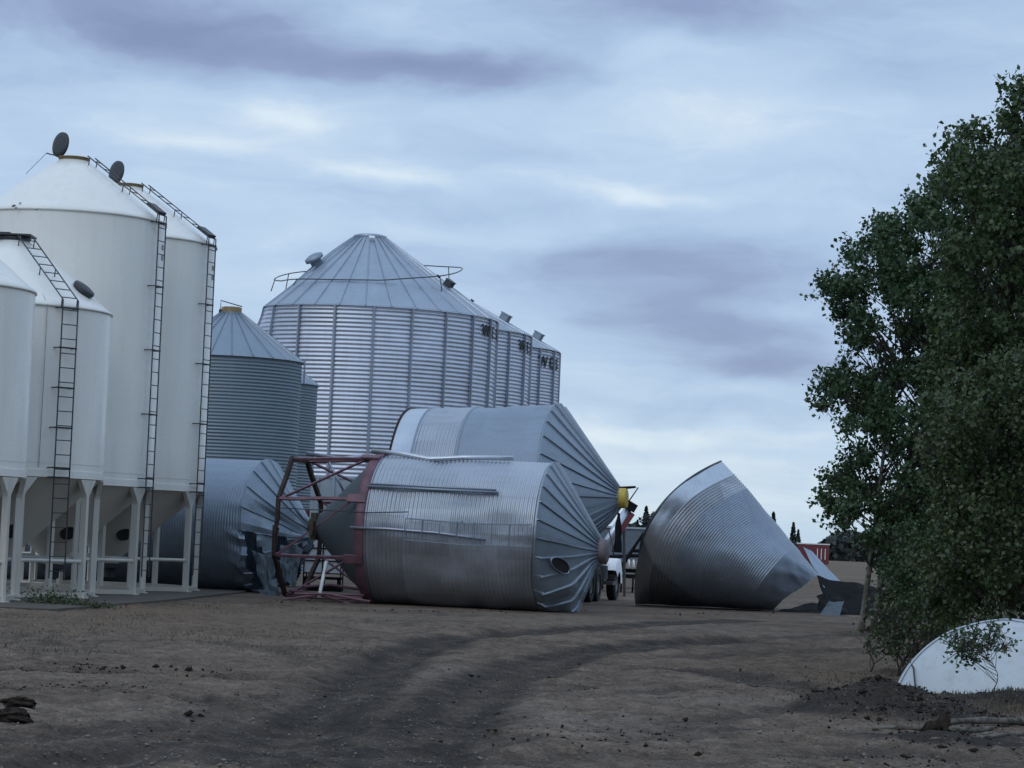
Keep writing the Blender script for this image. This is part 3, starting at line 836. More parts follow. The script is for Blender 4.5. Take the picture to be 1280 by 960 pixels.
mb = MB(); roof_mesh(mb, RH, HH, 1.25, 20, .28, .05, .05, 14, ribw=.02)
# tear: drop the faces of the lower roof panels
Vr = np.concatenate(mb.v)
def torn(f):
    c = Vr[list(f)].mean(0); r = math.hypot(c[0], c[1]); a = math.degrees(math.atan2(c[1], c[0]))
    d = ((a+124+180) % 360)-180
    return len(f) == 4 and abs(d) < 46+14*math.sin(r*9) and r < RH*.93 and r > .35
mb.f = [f for f in mb.f if not torn(f)]
mb.build('bin_roof', M_roof_dk, rootH, False, dH)
def sheet(name, corners, mat, parent=None, n=14, crump=.06, seed=1, ribs=0, ribh=.03, thick=.004, freq=3.):
    """crumpled sheet through four corner points a-b-c-d"""
    a, b_, c_, d_ = [np.array(q, float) for q in corners]
    nrm = np.cross(b_-a, d_-a); nrm /= np.linalg.norm(nrm)
    V = []
    for i in range(n+1):
        for j in range(n*2+1):
            s, t_ = i/n, j/(2*n)
            p = (a*(1-t_)+b_*t_)*(1-s)+(d_*(1-t_)+c_*t_)*s
            k = crump*float(fbm(s*freq+seed, t_*freq*1.3+seed*3, 3, seed))
            if ribs:
                q = (t_*ribs) % 1; k += ribh*max(0, 1-abs(q-.5)*8)
            V.append(p+nrm*k)
    m_ = 2*n+1
    F = [(i*m_+j, i*m_+j+1, (i+1)*m_+j+1, (i+1)*m_+j) for i in range(n) for j in range(2*n)]
    V = np.array(V); nv_ = len(V); mb = MB()
    V2 = V-nrm*thick
    mb.add(np.concatenate([V, V2]), F+[tuple(nv_+q for q in f[::-1]) for f in F])
    return mb.build(name, mat, parent)
def loc(root, p): return root.matrix_world.inverted() @ Vector(p)
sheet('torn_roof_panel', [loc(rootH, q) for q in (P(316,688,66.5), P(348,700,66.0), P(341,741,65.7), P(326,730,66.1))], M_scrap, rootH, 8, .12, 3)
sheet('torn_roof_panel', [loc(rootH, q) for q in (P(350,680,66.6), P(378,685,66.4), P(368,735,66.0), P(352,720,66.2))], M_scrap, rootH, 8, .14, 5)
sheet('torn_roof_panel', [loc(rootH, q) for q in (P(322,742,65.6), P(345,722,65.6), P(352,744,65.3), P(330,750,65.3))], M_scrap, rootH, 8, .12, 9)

# ------------------------------------------------------------------ fallen hopper bin in front (maroon legs)
RI = 1.80; HI = 4.42; azI = yawvec(13, -.6)
cI = P(470, 660, 62.4); cI.z = RI-.02
MI = frame(cI, azI)
rootI = empty('fallen_hopper_bin', MI, 'fallen corrugated hopper bin with maroon legs lying in front of the others', 'grain bin')
def crushI(W, L):
    r = np.hypot(L[:,0], L[:,1]); a = np.degrees(np.arctan2(L[:,1], L[:,0]))
    W = W.copy()
    d = ((a+100+180) % 360)-180
    k = np.exp(-(d/36)**2)*np.clip((L[:,2]-HI+.02)/.12, 0, 1)*np.clip((r-.45)/.5, 0, 1)
    W[:,2] = W[:,2]*(1-.88*k)
    W[:,1] += -k*.25*np.abs(vnoise(a/14., r*2, 5))
    # dented lower wall edge beside the roof
    tip = np.clip((L[:,2]-HI)/1.25, 0, 1.2); W[:,2] -= .22*tip; W[:,0] -= .10*tip
    k2 = np.exp(-((((a+142+180) % 360)-180)/22)**2)*np.exp(-((L[:,2]-HI)/.55)**2)*(L[:,2] <= HI+.02)
    W[:,1] += k2*.16; W[:,0] -= k2*.05
    # shallow dents over the upper wall
    W[:,1] += .035*vnoise(L[:,2]*1.1, a/22., 7)
    for za_, aa_, sz_, sa_, dp_ in [(1.1,158,.35,13,.09),(2.7,150,.5,9,.07),(3.6,172,.4,12,.08),(.7,195,.5,14,.10),(2.2,205,.7,12,.09),(1.7,120,.25,16,.08)]:
        kd = np.exp(-((L[:,2]-za_)/sz_)**2-((((a-aa_+180) % 360)-180)/sa_)**2)*dp_
        W[:,1] += kd*np.clip(-np.cos(np.radians(a)), 0, 1); W[:,2] -= kd*np.clip(np.sin(np.radians(a)), 0, 1)
    return settle(.02, .06, .5)(W, L)
dI = world_deform(MI, crushI)
mb = MB(); wall_mesh(mb, RI, .16, HI, .10, .016, 144, 6); wallI = mb.build('bin_wall', M_galv, rootI, True, dI)
mb = MB(); roof_mesh(mb, RI, HI, 1.25, 26, .26, .055, .05, 16, ribw=.02); roofI = mb.build('bin_roof', M_roof_dk, rootI, False, dI)
mb = MB(); mb.lathe([(.26,HI+1.2),(.30,HI+1.25),(.30,HI+1.42),(.22,HI+1.46),(.001,HI+1.45)], 28); mb.build('roof_collar', simple('mauve_grey_cap', (.14,.11,.12), .6), roofI, True, dI)
mb = MB(); mb.tube([(-.12,.3,HI+1.35),(-.25,-.12,HI+1.5),(-.2,-.3,HI+1.52)], .018, 5); mb.build('lid_lever', M_dark, roofI)
# oval manhole on the roof; a black disc imitates its dark inside
ah = R(200); rh = 1.25; zh = HI+1.25*(RI-rh)/(RI-.26)
e = Vector((math.cos(ah), math.sin(ah), 0)); nr = Vector((e.x*1.25, e.y*1.25, RI-.26)).normalized(); c = e*rh+Vector((0,0,zh))
Lh = frame(c, nr, (0,1,0)); Lh = Lh @ Matrix.Rotation(R(-8), 4, 'Z') @ Matrix.Diagonal((1.7, .68, 1, 1))
mb = MB(); mb.lathe([(.18,-.02),(.20,.02),(.20,.08),(.185,.08),(.18,.03)], 30, Lh); mb.build('manhole_rim', M_galv_blue, roofI, True, dI)
mb = MB(); mb.lathe([(.001,.05),(.19,.05)], 30, Lh); mb.build('manhole_dark_disc', M_blackpaint, roofI, True, dI)
# maroon base ring, hopper, legs
mb = MB(); mb.lathe([(RI+.03,-.02),(RI+.06,0),(RI+.06,.20),(RI+.03,.22),(RI-.02,.2),(RI-.02,0)], 96); mb.build('base_ring', M_maroon, rootI, True, dI)
mb = MB(); mb.lathe([(RI-.02,.06),(RI*.75,-.40),(.62,-1.12),(.34,-1.38),(.32,-1.44)], 72)
def crushHop(W, L):
    return settle(.03, .05, .5)(W, L)
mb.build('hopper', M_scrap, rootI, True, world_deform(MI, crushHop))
mb = MB(); mb.box((0,0,-1.50), (.66,.66,.14)); mb.box((-.25,-.05,-1.50),(.5,.34,.1)); mb.cyl((0,0,-1.56),(0,0,-1.68),.2,18); mb.build('outlet_gate', M_grease, rootI)
LEG = 1.98
angs = [R(90+22.5+45*k) for k in range(8)]
def bendF(W, L):
    k = np.clip(-L[:,2]/LEG, 0, 1.05)**1.5; W = W.copy()
    a = np.arctan2(L[:,1], L[:,0])
    W[:,0] += k*(.10*vnoise(a*.8+4, k*1.2, 41)); W[:,1] += k*.14*vnoise(a*.9, k*1.2+9, 42); W[:,2] += k*(.10*vnoise(a*.8+2, k*1.5, 43)-.04)
    return settle(.03, .02, .3)(W, L)
dF = world_deform(MI, bendF)
rg = lambda a, z, rr=RI+.02: Vector((rr*math.cos(a), rr*math.sin(a), z))
for k, a in enumerate(angs):
    mb = MB(); p0 = rg(a, .15); p1 = rg(a, -LEG)
    [mb.bar(p0.lerp(p1, i/10), p0.lerp(p1, (i+1)/10), .07, .065, up=tuple(rg(a,0))) for i in range(10)]
    mb.bar(rg(a,.2,RI+.08), rg(a,-.25,RI+.08), .2, .05, up=tuple(rg(a,0)))
    mb.build('leg', M_maroon, rootI, False, dF)
    q = angs[(k+1) % 8]
    if True:
        mb = MB(); g0 = rg(a, -.1); g1 = rg(q, -LEG*.97); [mb.bar(g0.lerp(g1, i/8), g0.lerp(g1, (i+1)/8), .055, .04) for i in range(8)]; mb.build('diagonal_brace', M_maroon, rootI, False, dF)
    mb = MB(); g0 = rg(a, -LEG); g1 = rg(q, -LEG); [mb.bar(g0.lerp(g1, i/6), g0.lerp(g1, (i+1)/6), .12, .09) for i in range(6)]; mb.build('skid_beam', M_brownsteel, rootI, False, dF)
for (p0_, p1_) in [((368,742,60.9),(462,752,60.9)), ((352,750,61.2),(455,744,61.4)), ((362,738,62.0),(440,756,60.8)), ((380,733,61.6),(452,737,61.8))]:
    mb = MB(); a_ = loc(rootI, P(*p0_)); b_ = loc(rootI, P(*p1_)); q_ = a_.lerp(b_, .45)+Vector((.05,.07,0))
    mb.tube([a_, q_, b_], .035, 6); mb.build('bent_bar', M_maroon, rootI)
mb = MB(); mb.tube([rg(R(78), -LEG), rg(R(80), -LEG*.55, RI*.95), rg(R(85), -.3, RI)], .05, 8); mb.tube([rg(R(100),-1.2,1.6), rg(R(108),-.7,.75)], .03, 6); mb.build('support_strut', M_stiff, rootI, True)
# pipes and ladder on the wall
def onw(a, z, off=.07): return Vector(((RI+off)*math.cos(R(a)), (RI+off)*math.sin(R(a)), z))
mb = MB(); mb.tube([onw(96,-.15,.10), onw(98,.6,.08), onw(105,1.35,.02), onw(104,1.6,.03), onw(101,2.2,.07), onw(99,3.4,.10)], .06, 12); mb.build('fill_pipe', M_galv_smooth, rootI, True)
for s in (0, 3.6):
    pass
mb = MB(); mb.tube([onw(146.5,.15,.04), onw(146.5,3.35,.04)], .035, 10); mb.tube([onw(144,.15,.03), onw(144,3.3,.03)], .025, 8); mb.build('conduit', M_roof_dk, rootI, True)
mb = MB()
za, zb_ = 1.25, 4.3
for a in (171, 186): mb.tube([onw(a, za, .14), onw(a+1.5, (za+zb_)/2, .12), onw(a, zb_, .14)], .018, 5)
z = za
while z < zb_:
    mb.tube([onw(171.5, z, .14), onw(186, z, .14)], .013, 5); z += .42
for z in (za+.1, 2.6, 4.0):
    mb.tube([onw(171, z, .0), onw(171, z, .15)], .013, 5)
mb.build('ladder', M_roof_dk, rootI)
mb = MB(); mb.tube([onw(179.5,-.1,.10), onw(179,.8,.08), onw(180,2.0,.08), onw(183,3.2,.06)], .035, 8); mb.build('drain_pipe', M_stiff, rootI, True)
mb = MB(); mb.tube([onw(168,-1.9,.1), onw(168.,.3,.08), onw(166,1.3,.08)], .013, 5); mb.build('cable', M_dark, rootI)

# ------------------------------------------------------------------ fallen bin behind (three-tone wall)
RJ = 2.46; HJ = 4.12; azJ = yawvec(14, 1.6)
cJ = P(700, 622, 68.3)
MJ = frame(cJ-azJ*HJ, azJ)
rootJ = empty('fallen_bin', MJ, 'larger fallen bin behind the front hopper bin, ribbed cone roof with yellow collar', 'grain bin')
def crushJ(W, L):
    r = np.hypot(L[:,0], L[:,1]); a = np.degrees(np.arctan2(L[:,1], L[:,0])); W = W.copy()
    # left end sags
    k = np.clip(1-L[:,2]/HJ, 0, 1)
    up = np.clip(L[:,1]/RJ, 0, 1)
    W[:,2] -= .10*k*up
    W[:,1] += .04*vnoise(L[:,2]*.9, a/25., 3)
    for za_, aa_, sz_, sa_, dp_ in [(1.2,115,.5,14,.10),(3.0,130,.6,11,.09),(.3,140,.4,14,.12),(2.3,98,.4,12,.07)]:
        kd = np.exp(-((L[:,2]-za_)/sz_)**2-((((a-aa_+180) % 360)-180)/sa_)**2)*dp_
        W[:,1] += kd*np.clip(-np.cos(np.radians(a)), 0, 1); W[:,2] -= kd*np.clip(np.sin(np.radians(a)), 0, 1)
    # torn lower roof panel folded under
    d = ((a+90+180) % 360)-180
    kk = np.exp(-(d/30)**2)*np.clip((L[:,2]-HJ)/.2, 0, 1)*np.clip((r-.7)/.5, 0, 1)
    W[:,0] += -.25*kk+.1*kk*vnoise(a/8., r*2, 5)
    return settle(.02, .05, .5)(W, L)
dJ = world_deform(MJ, crushJ)
mb = MB(); wall_mesh(mb, RJ, 0, .60, .1, 0, 128); mb.build('end_band', M_galv_smooth, rootJ, True, dJ)
mb = MB(); wall_mesh(mb, RJ, .60, 1.82, .1017, .016, 128, 6); mb.build('upper_wall', M_galv, rootJ, True, dJ)
mb = MB(); wall_mesh(mb, RJ+.012, 1.82, HJ, .07, .007, 128, 6); mb.build('lower_wall', M_galv_blue, rootJ, True, dJ)
for z in (0, .60, 1.82):
    mb = MB(); mb.lathe([(RJ+.01,z-.02),(RJ+.035,z-.01),(RJ+.035,z+.03),(RJ+.01,z+.04)], 96); mb.build('seam_band', M_roof_dk if z else M_brownsteel, rootJ, True, dJ)
mb = MB(); roof_mesh(mb, RJ, HJ, 1.58, 28, .30, .06, .06, 14, ribw=.022)
mb.build('bin_roof', M_roof_dk, rootJ, False, dJ)
mb = MB(); mb.lathe([(.27,HJ+1.52),(.27,HJ+1.80),(.24,HJ+1.82),(.001,HJ+1.82)], 26); mb.build('roof_collar', M_yel, rootJ, True)
mb = MB(); mb.tube([(0,.26,HJ+1.8),(-.02,.28,HJ+2.12),(-.03,-.1,HJ+1.86)], .02, 5); mb.tube([(0,.28,HJ+1.62),(-.02,.30,HJ+2.05)], .03, 5); mb.build('lid_lever', M_black, rootJ)
# the dark hanging flap under the roof tip
sheet('torn_roof_flap', [loc(rootJ, q) for q in (P(771,640,68.5), P(775,642,69.2), P(778,691,69.0), P(766,690,68.2))], M_black, rootJ, 8, .05, 3)

# ------------------------------------------------------------------ wrecked bin at the right (crushed to a wedge)
DK = 71.0; sK = FPX/DK
stat = [  # top px, bottom px, sideways bulge px, depth bulge m
    ((902,577),(794,757),36,2.25), ((917,593),(811,757),35,2.25), ((933,611),(838,758),33,2.2), ((962,646),(884,760),24,2.05), ((992,683),(930,763),10,1.8), ((1022,719),(962,767),5,.8)]
def kpt(px, py, off): 
    p = P(px, py, DK); return np.array((p.x, p.y-off, p.z))
secs = []
for (t_, b_, ab, db) in stat: secs.append((np.array(t_, float), np.array(b_, float), ab, db))
def interp_sec(s):
    q = s*(len(secs)-1); i = min(int(q), len(secs)-2); f = q-i
    A, B = secs[i], secs[i+1]
    return [A[k]*(1-f)+B[k]*f for k in range(4)]
TQ = np.array([0, .135, .27, .5, .75, 1.0])       # arc fraction of each station
def sec_at(u):
    i = min(int(np.searchsorted(TQ, u, 'right'))-1, len(secs)-2); f = (u-TQ[i])/(TQ[i+1]-TQ[i])
    A, B = secs[i], secs[i+1]
    return [A[k]*(1-f)+B[k]*f for k in range(4)]
def wreck_band(name, u0, u1, pitch_u, amp, mat, parent, nth=120):
    nu_ = max(8, int((u1-u0)/pitch_u)*6) if amp else 24
    V = []
    for i in range(nu_+1):
        u = u0+(u1-u0)*i/nu_
        t_, b_, ab, db = sec_at(u)
        c2 = (t_+b_)/2; h2 = (t_-b_)/2
        pc = kpt(c2[0], c2[1], 0); ph_ = kpt(c2[0]+h2[0], c2[1]+h2[1], 0)-pc
        side = kpt(c2[0]-ab, c2[1]-ab*.55, 0)-pc
        wob_ = amp*math.sin(2*PI*(u-u0)/pitch_u) if amp else 0
        for j in range(nth):
            th_ = 2*PI*j/nth
            k = 1+wob_/2.2
            thc = R(min(179., 108+70*u/.72))
            if thc < th_ < PI:            # a flat facet folded under, from the crease to the ground line
                f_ = (th_-thc)/(PI-thc); sn = math.sin(thc)*(1-f_); cs = math.cos(thc)*(1-f_)-f_
            else: sn = math.sin(th_); cs = math.cos(th_)
            # lower half flattened towards the end, with a crease running to the lower corner
            if sn > 0: 
                sn2 = sn
            else: sn2 = sn
            pt = pc+ph_*cs*k+(side*(1-cs*cs)*(1 if sn2 > 0 else .25)+np.array((0,-1,0))*db*sn2)*k
            dv = float(fbm(u*5+3, th_*2.2, 3, 13))*.10*(.3+u)+.05*abs(float(vnoise(u*3+7, th_*1.6+u*2, 23)))
            pt = pt+np.array((0, -dv, dv*.6))
            pt[2] = max(pt[2], .03+.02*abs(math.sin(th_*5+u*9)))
            V.append(pt)
    F = [(i*nth+j, i*nth+(j+1) % nth, (i+1)*nth+(j+1) % nth, (i+1)*nth+j) for i in range(nu_) for j in range(nth)]
    mb = MB(); mb.add(np.array(V)-KO, F); return mb.build(name, mat, parent, True)
KO = np.array(P(870, 757, DK)); KO[2] = 0
rootK = empty('fallen_bin', Vector(KO), 'bright wrecked bin shell crushed to a wedge on the right of the yard', 'grain bin')
wreck_band('end_band', 0, .135, 1, 0, M_galv_smooth, rootK)
wreck_band('upper_wall', .135, .27, .135/7, .022, M_galv, rootK)
wreck_band('lower_wall', .27, 1.0, .0135, .012, M_galv_blue, rootK)
# rolled dark rim round the open mouth
t_, b_, ab, db = sec_at(0); pc = kpt(*((t_+b_)/2), 0); ph_ = kpt(*t_, 0)-pc; side = kpt((t_+b_)[0]/2-ab, (t_+b_)[1]/2-ab*.55, 0)-pc
rim = [Vector(pc+ph_*math.cos(q)+side*math.sin(q)**2+np.array((-.03,-1*db*math.sin(q),0))-KO) for q in np.linspace(.02*PI, .62*PI, 40)]
for p in rim: p.z = max(p.z, .05)
mb = MB(); mb.tube(rim, .035, 8, False); mb.build('mouth_rim', M_dark, rootK, True)
# collapsed pale roof strip behind, and dark sheets
def gp(px, py, d=None):
    return P(px, py, d) if d else G(px, py, .04)
o = sheet('torn_roof_sheet', [P(1004,684,73.5), P(1016,690,73.5), P(1058,735,72.5), P(1030,735,71.5)], M_galv_blue, None, 8, .03, 2, ribs=3, ribh=.05)
tag(o, 'pale ribbed roof strip leaning beyond the wrecked shell at its right end', 'sheet metal')
o = sheet('crumpled_sheet', [P(1020,722,72), P(1108,737,72.2), P(1112,772,70.0), P(1040,770,70.2)], M_black, None, 12, .12, 7, freq=2.2)
tag(o, 'dark crumpled steel sheet lying on the dirt beside the tree trunk', 'sheet metal')
o = sheet('bent_sheet', [P(1022,742,70.3), P(1050,745,70.8), P(1062,766,69.8), P(1024,767,69.6)], M_black, None, 10, .10, 12)
tag(o, 'small grey bent steel sheet lying between the wrecked shell and the dark sheet', 'sheet metal')
o = sheet('bent_sheet', [P(1036,752,69.3), P(1055,752,69.4), P(1049,771,68.9), P(1024,769,68.9)], M_scrap, None, 6, .05, 15)
tag(o, 'small pale triangular steel scrap lying in front of the dark sheet', 'sheet metal')
o = sheet('gap_darkening_sheet', [P(960,766,70.4), P(1026,751,73.2), P(1066,758,72.6), P(1012,772,69.8)], M_black, None, 10, .10, 19)  # added black sheet, darkens the ground strip below the end cut
tag(o, 'flat black sheet added to darken the ground inside the torn end of the wrecked shell', 'sheet metal')

# ------------------------------------------------------------------ vehicles and machinery behind
def wheel(parent, c, axis, r=.5, wdt=.28, name='wheel'):
    L = frame(c, axis); mb = MB()
    mb.lathe([(r*.58,-wdt/2),(r*.93,-wdt/2),(r,-wdt*.36),(r,wdt*.36),(r*.93,wdt/2),(r*.58,wdt/2)], 36, L)
    for k in range(30):
        a = 2*PI*k/30; 
        mb.box(L @ Vector((r*1.0*math.cos(a), r*1.0*math.sin(a), 0)), (.03, .06, wdt*.72), (L.to_3x3() @ Matrix.Rotation(a, 3, 'Z')))
    t_ = mb.build(name, M_tyre, parent, False)
    mb = MB(); mb.lathe([(r*.58,-wdt*.4),(r*.52,wdt*.42),(r*.4,wdt*.1),(r*.18,wdt*.12),(r*.16,wdt*.35),(.001,wdt*.36)], 24, L); mb.build('rim', M_rim, t_, True)
    return t_
# white-fendered truck seen from behind, mostly hidden
hd = Vector((.20, 1.0, 0)).normalized(); rt = Vector((hd.y, -hd.x, 0))
To = Vector((P(735,750,72.2).x, 72.2, 0))
rootT = empty('truck', To, 'truck with white front fender half hidden behind the fallen bins', 'truck')
def tp(f, s, z): return hd*f+rt*s+Vector((0,0,z))
Mt = Matrix((rt, hd, Vector((0,0,1)))).transposed()
mb = MB(); mb.box(tp(2.6,-.45,.78), (.12,6.4,.2), Mt); mb.box(tp(2.6,-1.25,.78), (.12,6.4,.2), Mt)
for f in (-.3,.7,2.2,3.8,5.4): mb.box(tp(f,-.85,.76), (.9,.12,.16), Mt)
mb.box(tp(-.55,-.8,.82), (1.9,.1,.14), Mt); mb.build('chassis', M_black, rootT)
wheel(rootT, tp(0,-.05,.5), rt, .5, .3); wheel(rootT, tp(1.25,-.05,.5), rt, .5, .3); wheel(rootT, tp(0,-1.75,.5), rt, .5, .3); wheel(rootT, tp(1.25,-1.75,.5), rt, .5, .3)
fx = P(766,735,76.2); fo = Vector((fx.x, 76.2, 0))-To
wheel(rootT, fo+Vector((0,0,.52)), rt, .52, .26)
mb = MB(); Lf = frame(fo+Vector((0,0,.54)), rt)
mb.lathe([(.30,.18),(.66,.17),(.70,.12),(.70,-.42),(.67,-.42),(.66,.10),(.30,.12)], 30, Lf, R(-5), R(150)); mb.build('fender', M_wfender, rootT, True)
mb = MB(); mb.box(fo+Vector((-.52,-.55,.78)), (.36,.5,.95), Mt); mb.box(fo+Vector((-.36,-.9,.52)), (.75,.7,.10), Mt); mb.cyl(fo+Vector((-.45,-1.05,.62)), fo+Vector((-.45,-1.05,1.02)), .24, 20); mb.build('step_box', M_dark, rootT)

# red grain truck behind the fallen legs
tx = P(395, 640, 76).x
rootR = empty('grain_truck', Vector((tx, 76, 0)), 'red truck with a pale box, glimpsed between the maroon legs', 'truck')
mb = MB(); mb.box((2.2,0,2.50), (4.6,2.3,1.5))
for i in range(10): mb.box((.1+i*.46,-1.17,2.5), (.07,.06,1.5))
mb.box((2.2,0,3.27),(4.7,2.36,.08)); mb.build('grain_box', M_palebox, rootR)
mb = MB(); mb.box((2.3,0,1.45), (4.8,2.1,.5)); mb.box((2.4,-1.08,1.62),(4.6,.06,.12)); mb.box((2.6,0,.95),(6.2,.8,.3)); mb.build('chassis', M_redbox, rootR)
mb = MB(); Vc = [(-1.6,-1,.7),(-.15,-1,.7),(-.15,-1,2.3),(-.5,-1,2.3),(-.8,-1,1.6),(-1.6,-1,1.4)]
V = Vc+[(x_,1,z_) for x_,_,z_ in Vc]; mb.add(V, [(0,1,2,3,4,5),(11,10,9,8,7,6)]+[(i,(i+1)%6,(i+1)%6+6,i+6) for i in range(6)]); cab = mb.build('cab', M_red, rootR)
mb = MB(); mb.box((-.42,-1.005,1.9),(.4,.02,.5)); mb.build('side_window', M_glass, cab)
mb = MB(); mb.box((.55,-1.12,1.42),(.16,.05,.34)); mb.build('white_plate', M_wfender, rootR)
mb = MB(); mb.box((1.0,-1.12,1.34),(.12,.05,.36)); mb.build('white_plate', M_wfender, rootR)
for x_ in (-.95, 2.6, 3.75):
    for y_ in (-.95, .95): wheel(rootR, Vector((x_, y_, .5)), Vector((0,-1 if y_ < 0 else 1,0)), .5, .28)

# grain auger spout
a0, a1 = P(785, 636, 82), P(758, 680, 82)
rootA = empty('grain_auger', Vector((P(781,735,82).x, 82, 0)), 'slanted pale and red grain auger spout beyond the yellow collar', 'auger')
la = lambda p: Vector(p)-rootA.location
mb = MB(); mb.tube([la(a0), la(P(765,668,82)), la(P(735,716,82))], .13, 12); mb.build('auger_tube', M_galv_smooth, rootA, True)
mb = MB(); mb.bar(la(P(790,641,82)), la(P(770,670,82)), .12, .22); mb.build('red_chute', M_red, rootA)
mb = MB(); mb.box(la(P(789,633,82)), (.34,.34,.26), Matrix.Rotation(.5,3,'Y')); mb.build('spout_head', M_black, rootA)
mb = MB(); mb.tube([la(P(780,660,82)), Vector((0,0,0))], .045, 6); mb.tube([la(P(757,682,82)), Vector((-.3,.5,0))], .04, 6); mb.tube([la(P(757,682,82)), Vector((-1.2,-.5,0))], .04, 6); mb.build('stand', M_dark, rootA)

# seeding implement with grey bin behind
ox = P(800,720,90).x
rootS = empty('seeder', Vector((ox, 90, 0)), 'dark field implement with an A shaped hitch behind the wrecked shell', 'farm implement')
mb = MB()
for z_ in (.55, .75): mb.bar((-2.4,-.8,z_), (2.2,-.8,z_), .12); mb.bar((-2.4,.8,z_), (2.2,.8,z_), .12)
for x_ in np.linspace(-2.3,2.1,7): mb.bar((x_,-.8,.62),(x_,.8,.62),.1)
mb.build('frame', M_black, rootS)
for x_ in np.linspace(-2.3,2.1,12):
    mb = MB(); mb.tube([(x_,-.8,.6),(x_,-1.15,.5),(x_,-1.2,.2),(x_,-1.0,.02)], .035, 5); mb.build('shank', M_black, rootS)
mb = MB(); mb.tube([(-.75,-.8,.8),(0,-.9,2.05),(.75,-.8,.8)], .08, 8); mb.tube([(-.35,-.85,1.45),(.35,-.85,1.45)], .06, 6); mb.tube([(-1.3,-.8,1.2),(1.5,-.8,1.4)], .06, 6)
mb.tube([(0,-.9,2.05),(-.1,-.3,.7)], .06, 6); mb.build('a_frame', M_black, rootS)
mb = MB()
for k in range(9): mb.lathe([(.02,-.03),(.17,-.02),(.17,.02),(.02,.03)], 12, frame((-1.1+k*.16,-1.0,.98), (1,.1,0)))
mb.build('hose_manifold', M_wfender, rootS)
for x_ in (-1.5, 1.4): wheel(rootS, Vector((x_,.2,.42)), Vector((1,0,0)), .42, .25)
rootC = empty('seed_cart', Vector((P(795,720,97).x, 97, 0)), 'long grey machinery bin with a pale top edge behind the dark implement', 'farm implement')
mb = MB(); mb.box((0,0,1.65),(6.5,2.,1.2)); mb.bar((-2.8,-.8,0),(-2.8,-.8,1.1),.2); mb.bar((2.8,-.8,0),(2.8,-.8,1.1),.2); mb.bar((2.8,.8,0),(2.8,.8,1.1),.2); mb.bar((-2.8,.8,0),(-2.8,.8,1.1),.2); mb.build('tank', simple('slate_blue_tank', (.12,.15,.18), .5, .2, .2), rootC)
mb = MB(); mb.box((0,-1.0,2.28),(6.6,.12,.07)); mb.box((0,1.0,2.28),(6.6,.12,.07)); mb.build('top_rail', M_palebox, rootC)
# white pipe and scraps below the hopper outlet
o_ = MB(); q0 = G(398,744); q1 = P(408,702,61.5)
q0 = Vector((P(399,744,61.0).x, 61.0, .12)); o_.tube([q0, q1], .045, 8)
tag(o_.build('white_pipe', M_wfender, None, True), 'slim white pipe leaning against the hopper outlet', 'pipe')
o = sheet('plastic_sheet', [P(392,676,72.6), P(425,674,72.6), P(428,702,72.2), P(385,704,72.2)], M_wfender, None, 8, .12, 5)
bx_ = P(405,700,72.6).x
o_ = MB(); bpy.data.objects.remove(o)
rootW = empty('water_tote', Vector((bx_, 72.6, 0)), 'white plastic tote behind the hopper outlet, between the wrecked bins', 'tank')
o_.box((0,0,.98),(1.0,1.0,.95)); o_.lathe([(.2,1.45),(.2,1.53),(.12,1.55),(.001,1.55)], 20); o_.build('tank', M_wfender, rootW)
o_ = MB()
for x_ in (-.52,0,.52):
    for y_ in (-.52,.52): o_.tube([(x_,y_,.1),(x_,y_,1.5)], .02, 5)
for z_ in (.5,.85,1.2,1.48):
    o_.tube([(-.52,-.52,z_),(.52,-.52,z_),(.52,.52,z_),(-.52,.52,z_),(-.52,-.52,z_)], .018, 5)
o_.box((0,0,.08),(1.1,1.1,.14)); o_.box((0,0,.36),(1.06,1.06,.06)); o_.bar((-.48,-.48,.1),(-.48,-.48,.4),.1); o_.bar((.48,-.48,.1),(.48,-.48,.4),.1); o_.build('cage', M_black, rootW)

# red container on the horizon
cxp = P(1018,700,330)
rootX = empty('shipping_container', Vector((cxp.x-1.3, 330, 0)), 'red container with a white roof far off on the field', 'container')
mb = MB(); mb.box((0,0,1.3),(6,2.4,2.5))
for i in range(20): mb.box((-2.85+i*.3,-1.22,1.3),(.14,.06,2.3))
mb.build('body', M_red, rootX)
mb = MB(); mb.box((0,0,2.62),(6.1,2.5,.14)); mb.build('roof', M_wfender, rootX)
for i in range(3):
    mb = MB(); mb.box((1.5+.5*i,-1.27,1.35),(.1,.03,1.4)); mb.build('white_mark', M_wfender, rootX)

# ------------------------------------------------------------------ white dome at the right
dc = P(1262, 872, 31.5); axd = Vector((-.34,-.86,.36))
MD = frame(Vector((dc.x, dc.y, -.42)), axd)
rootD = empty('silo_roof_cone', MD, 'white fibreglass silo roof lying half buried under the trees', 'silo roof')
RD = 1.55
mb = MB(); pr = [(.02,.52),(.4,.44),(.8,.33),(1.15,.22),(1.38,.11),(1.48,.03),(1.55,-.10),(1.57,-.2),(1.53,-.2),(1.45,0)]
mb.lathe(pr, 96)
def dd(V):
    a = np.arctan2(V[:,1], V[:,0]); r = np.hypot(V[:,0], V[:,1]); W = V.copy()
    W[:,2] += .09*fbm(V[:,0]*1.4, V[:,1]*1.4, 3, 5)-.05*np.exp(-((V[:,0]-V[:,1]*.4+.5)/.12)**2)
    k = 1+.03*np.sin(a*3+.5); W[:,0] *= k; W[:,1] *= k
    return W
mb.build('shell', M_dome, rootD, True, dd)
mb = MB(); mb.lathe([(1.47,.055),(1.485,.05),(1.495,.02)], 96); mb.build('rim_seam', M_galv_smooth, rootD, True, dd)
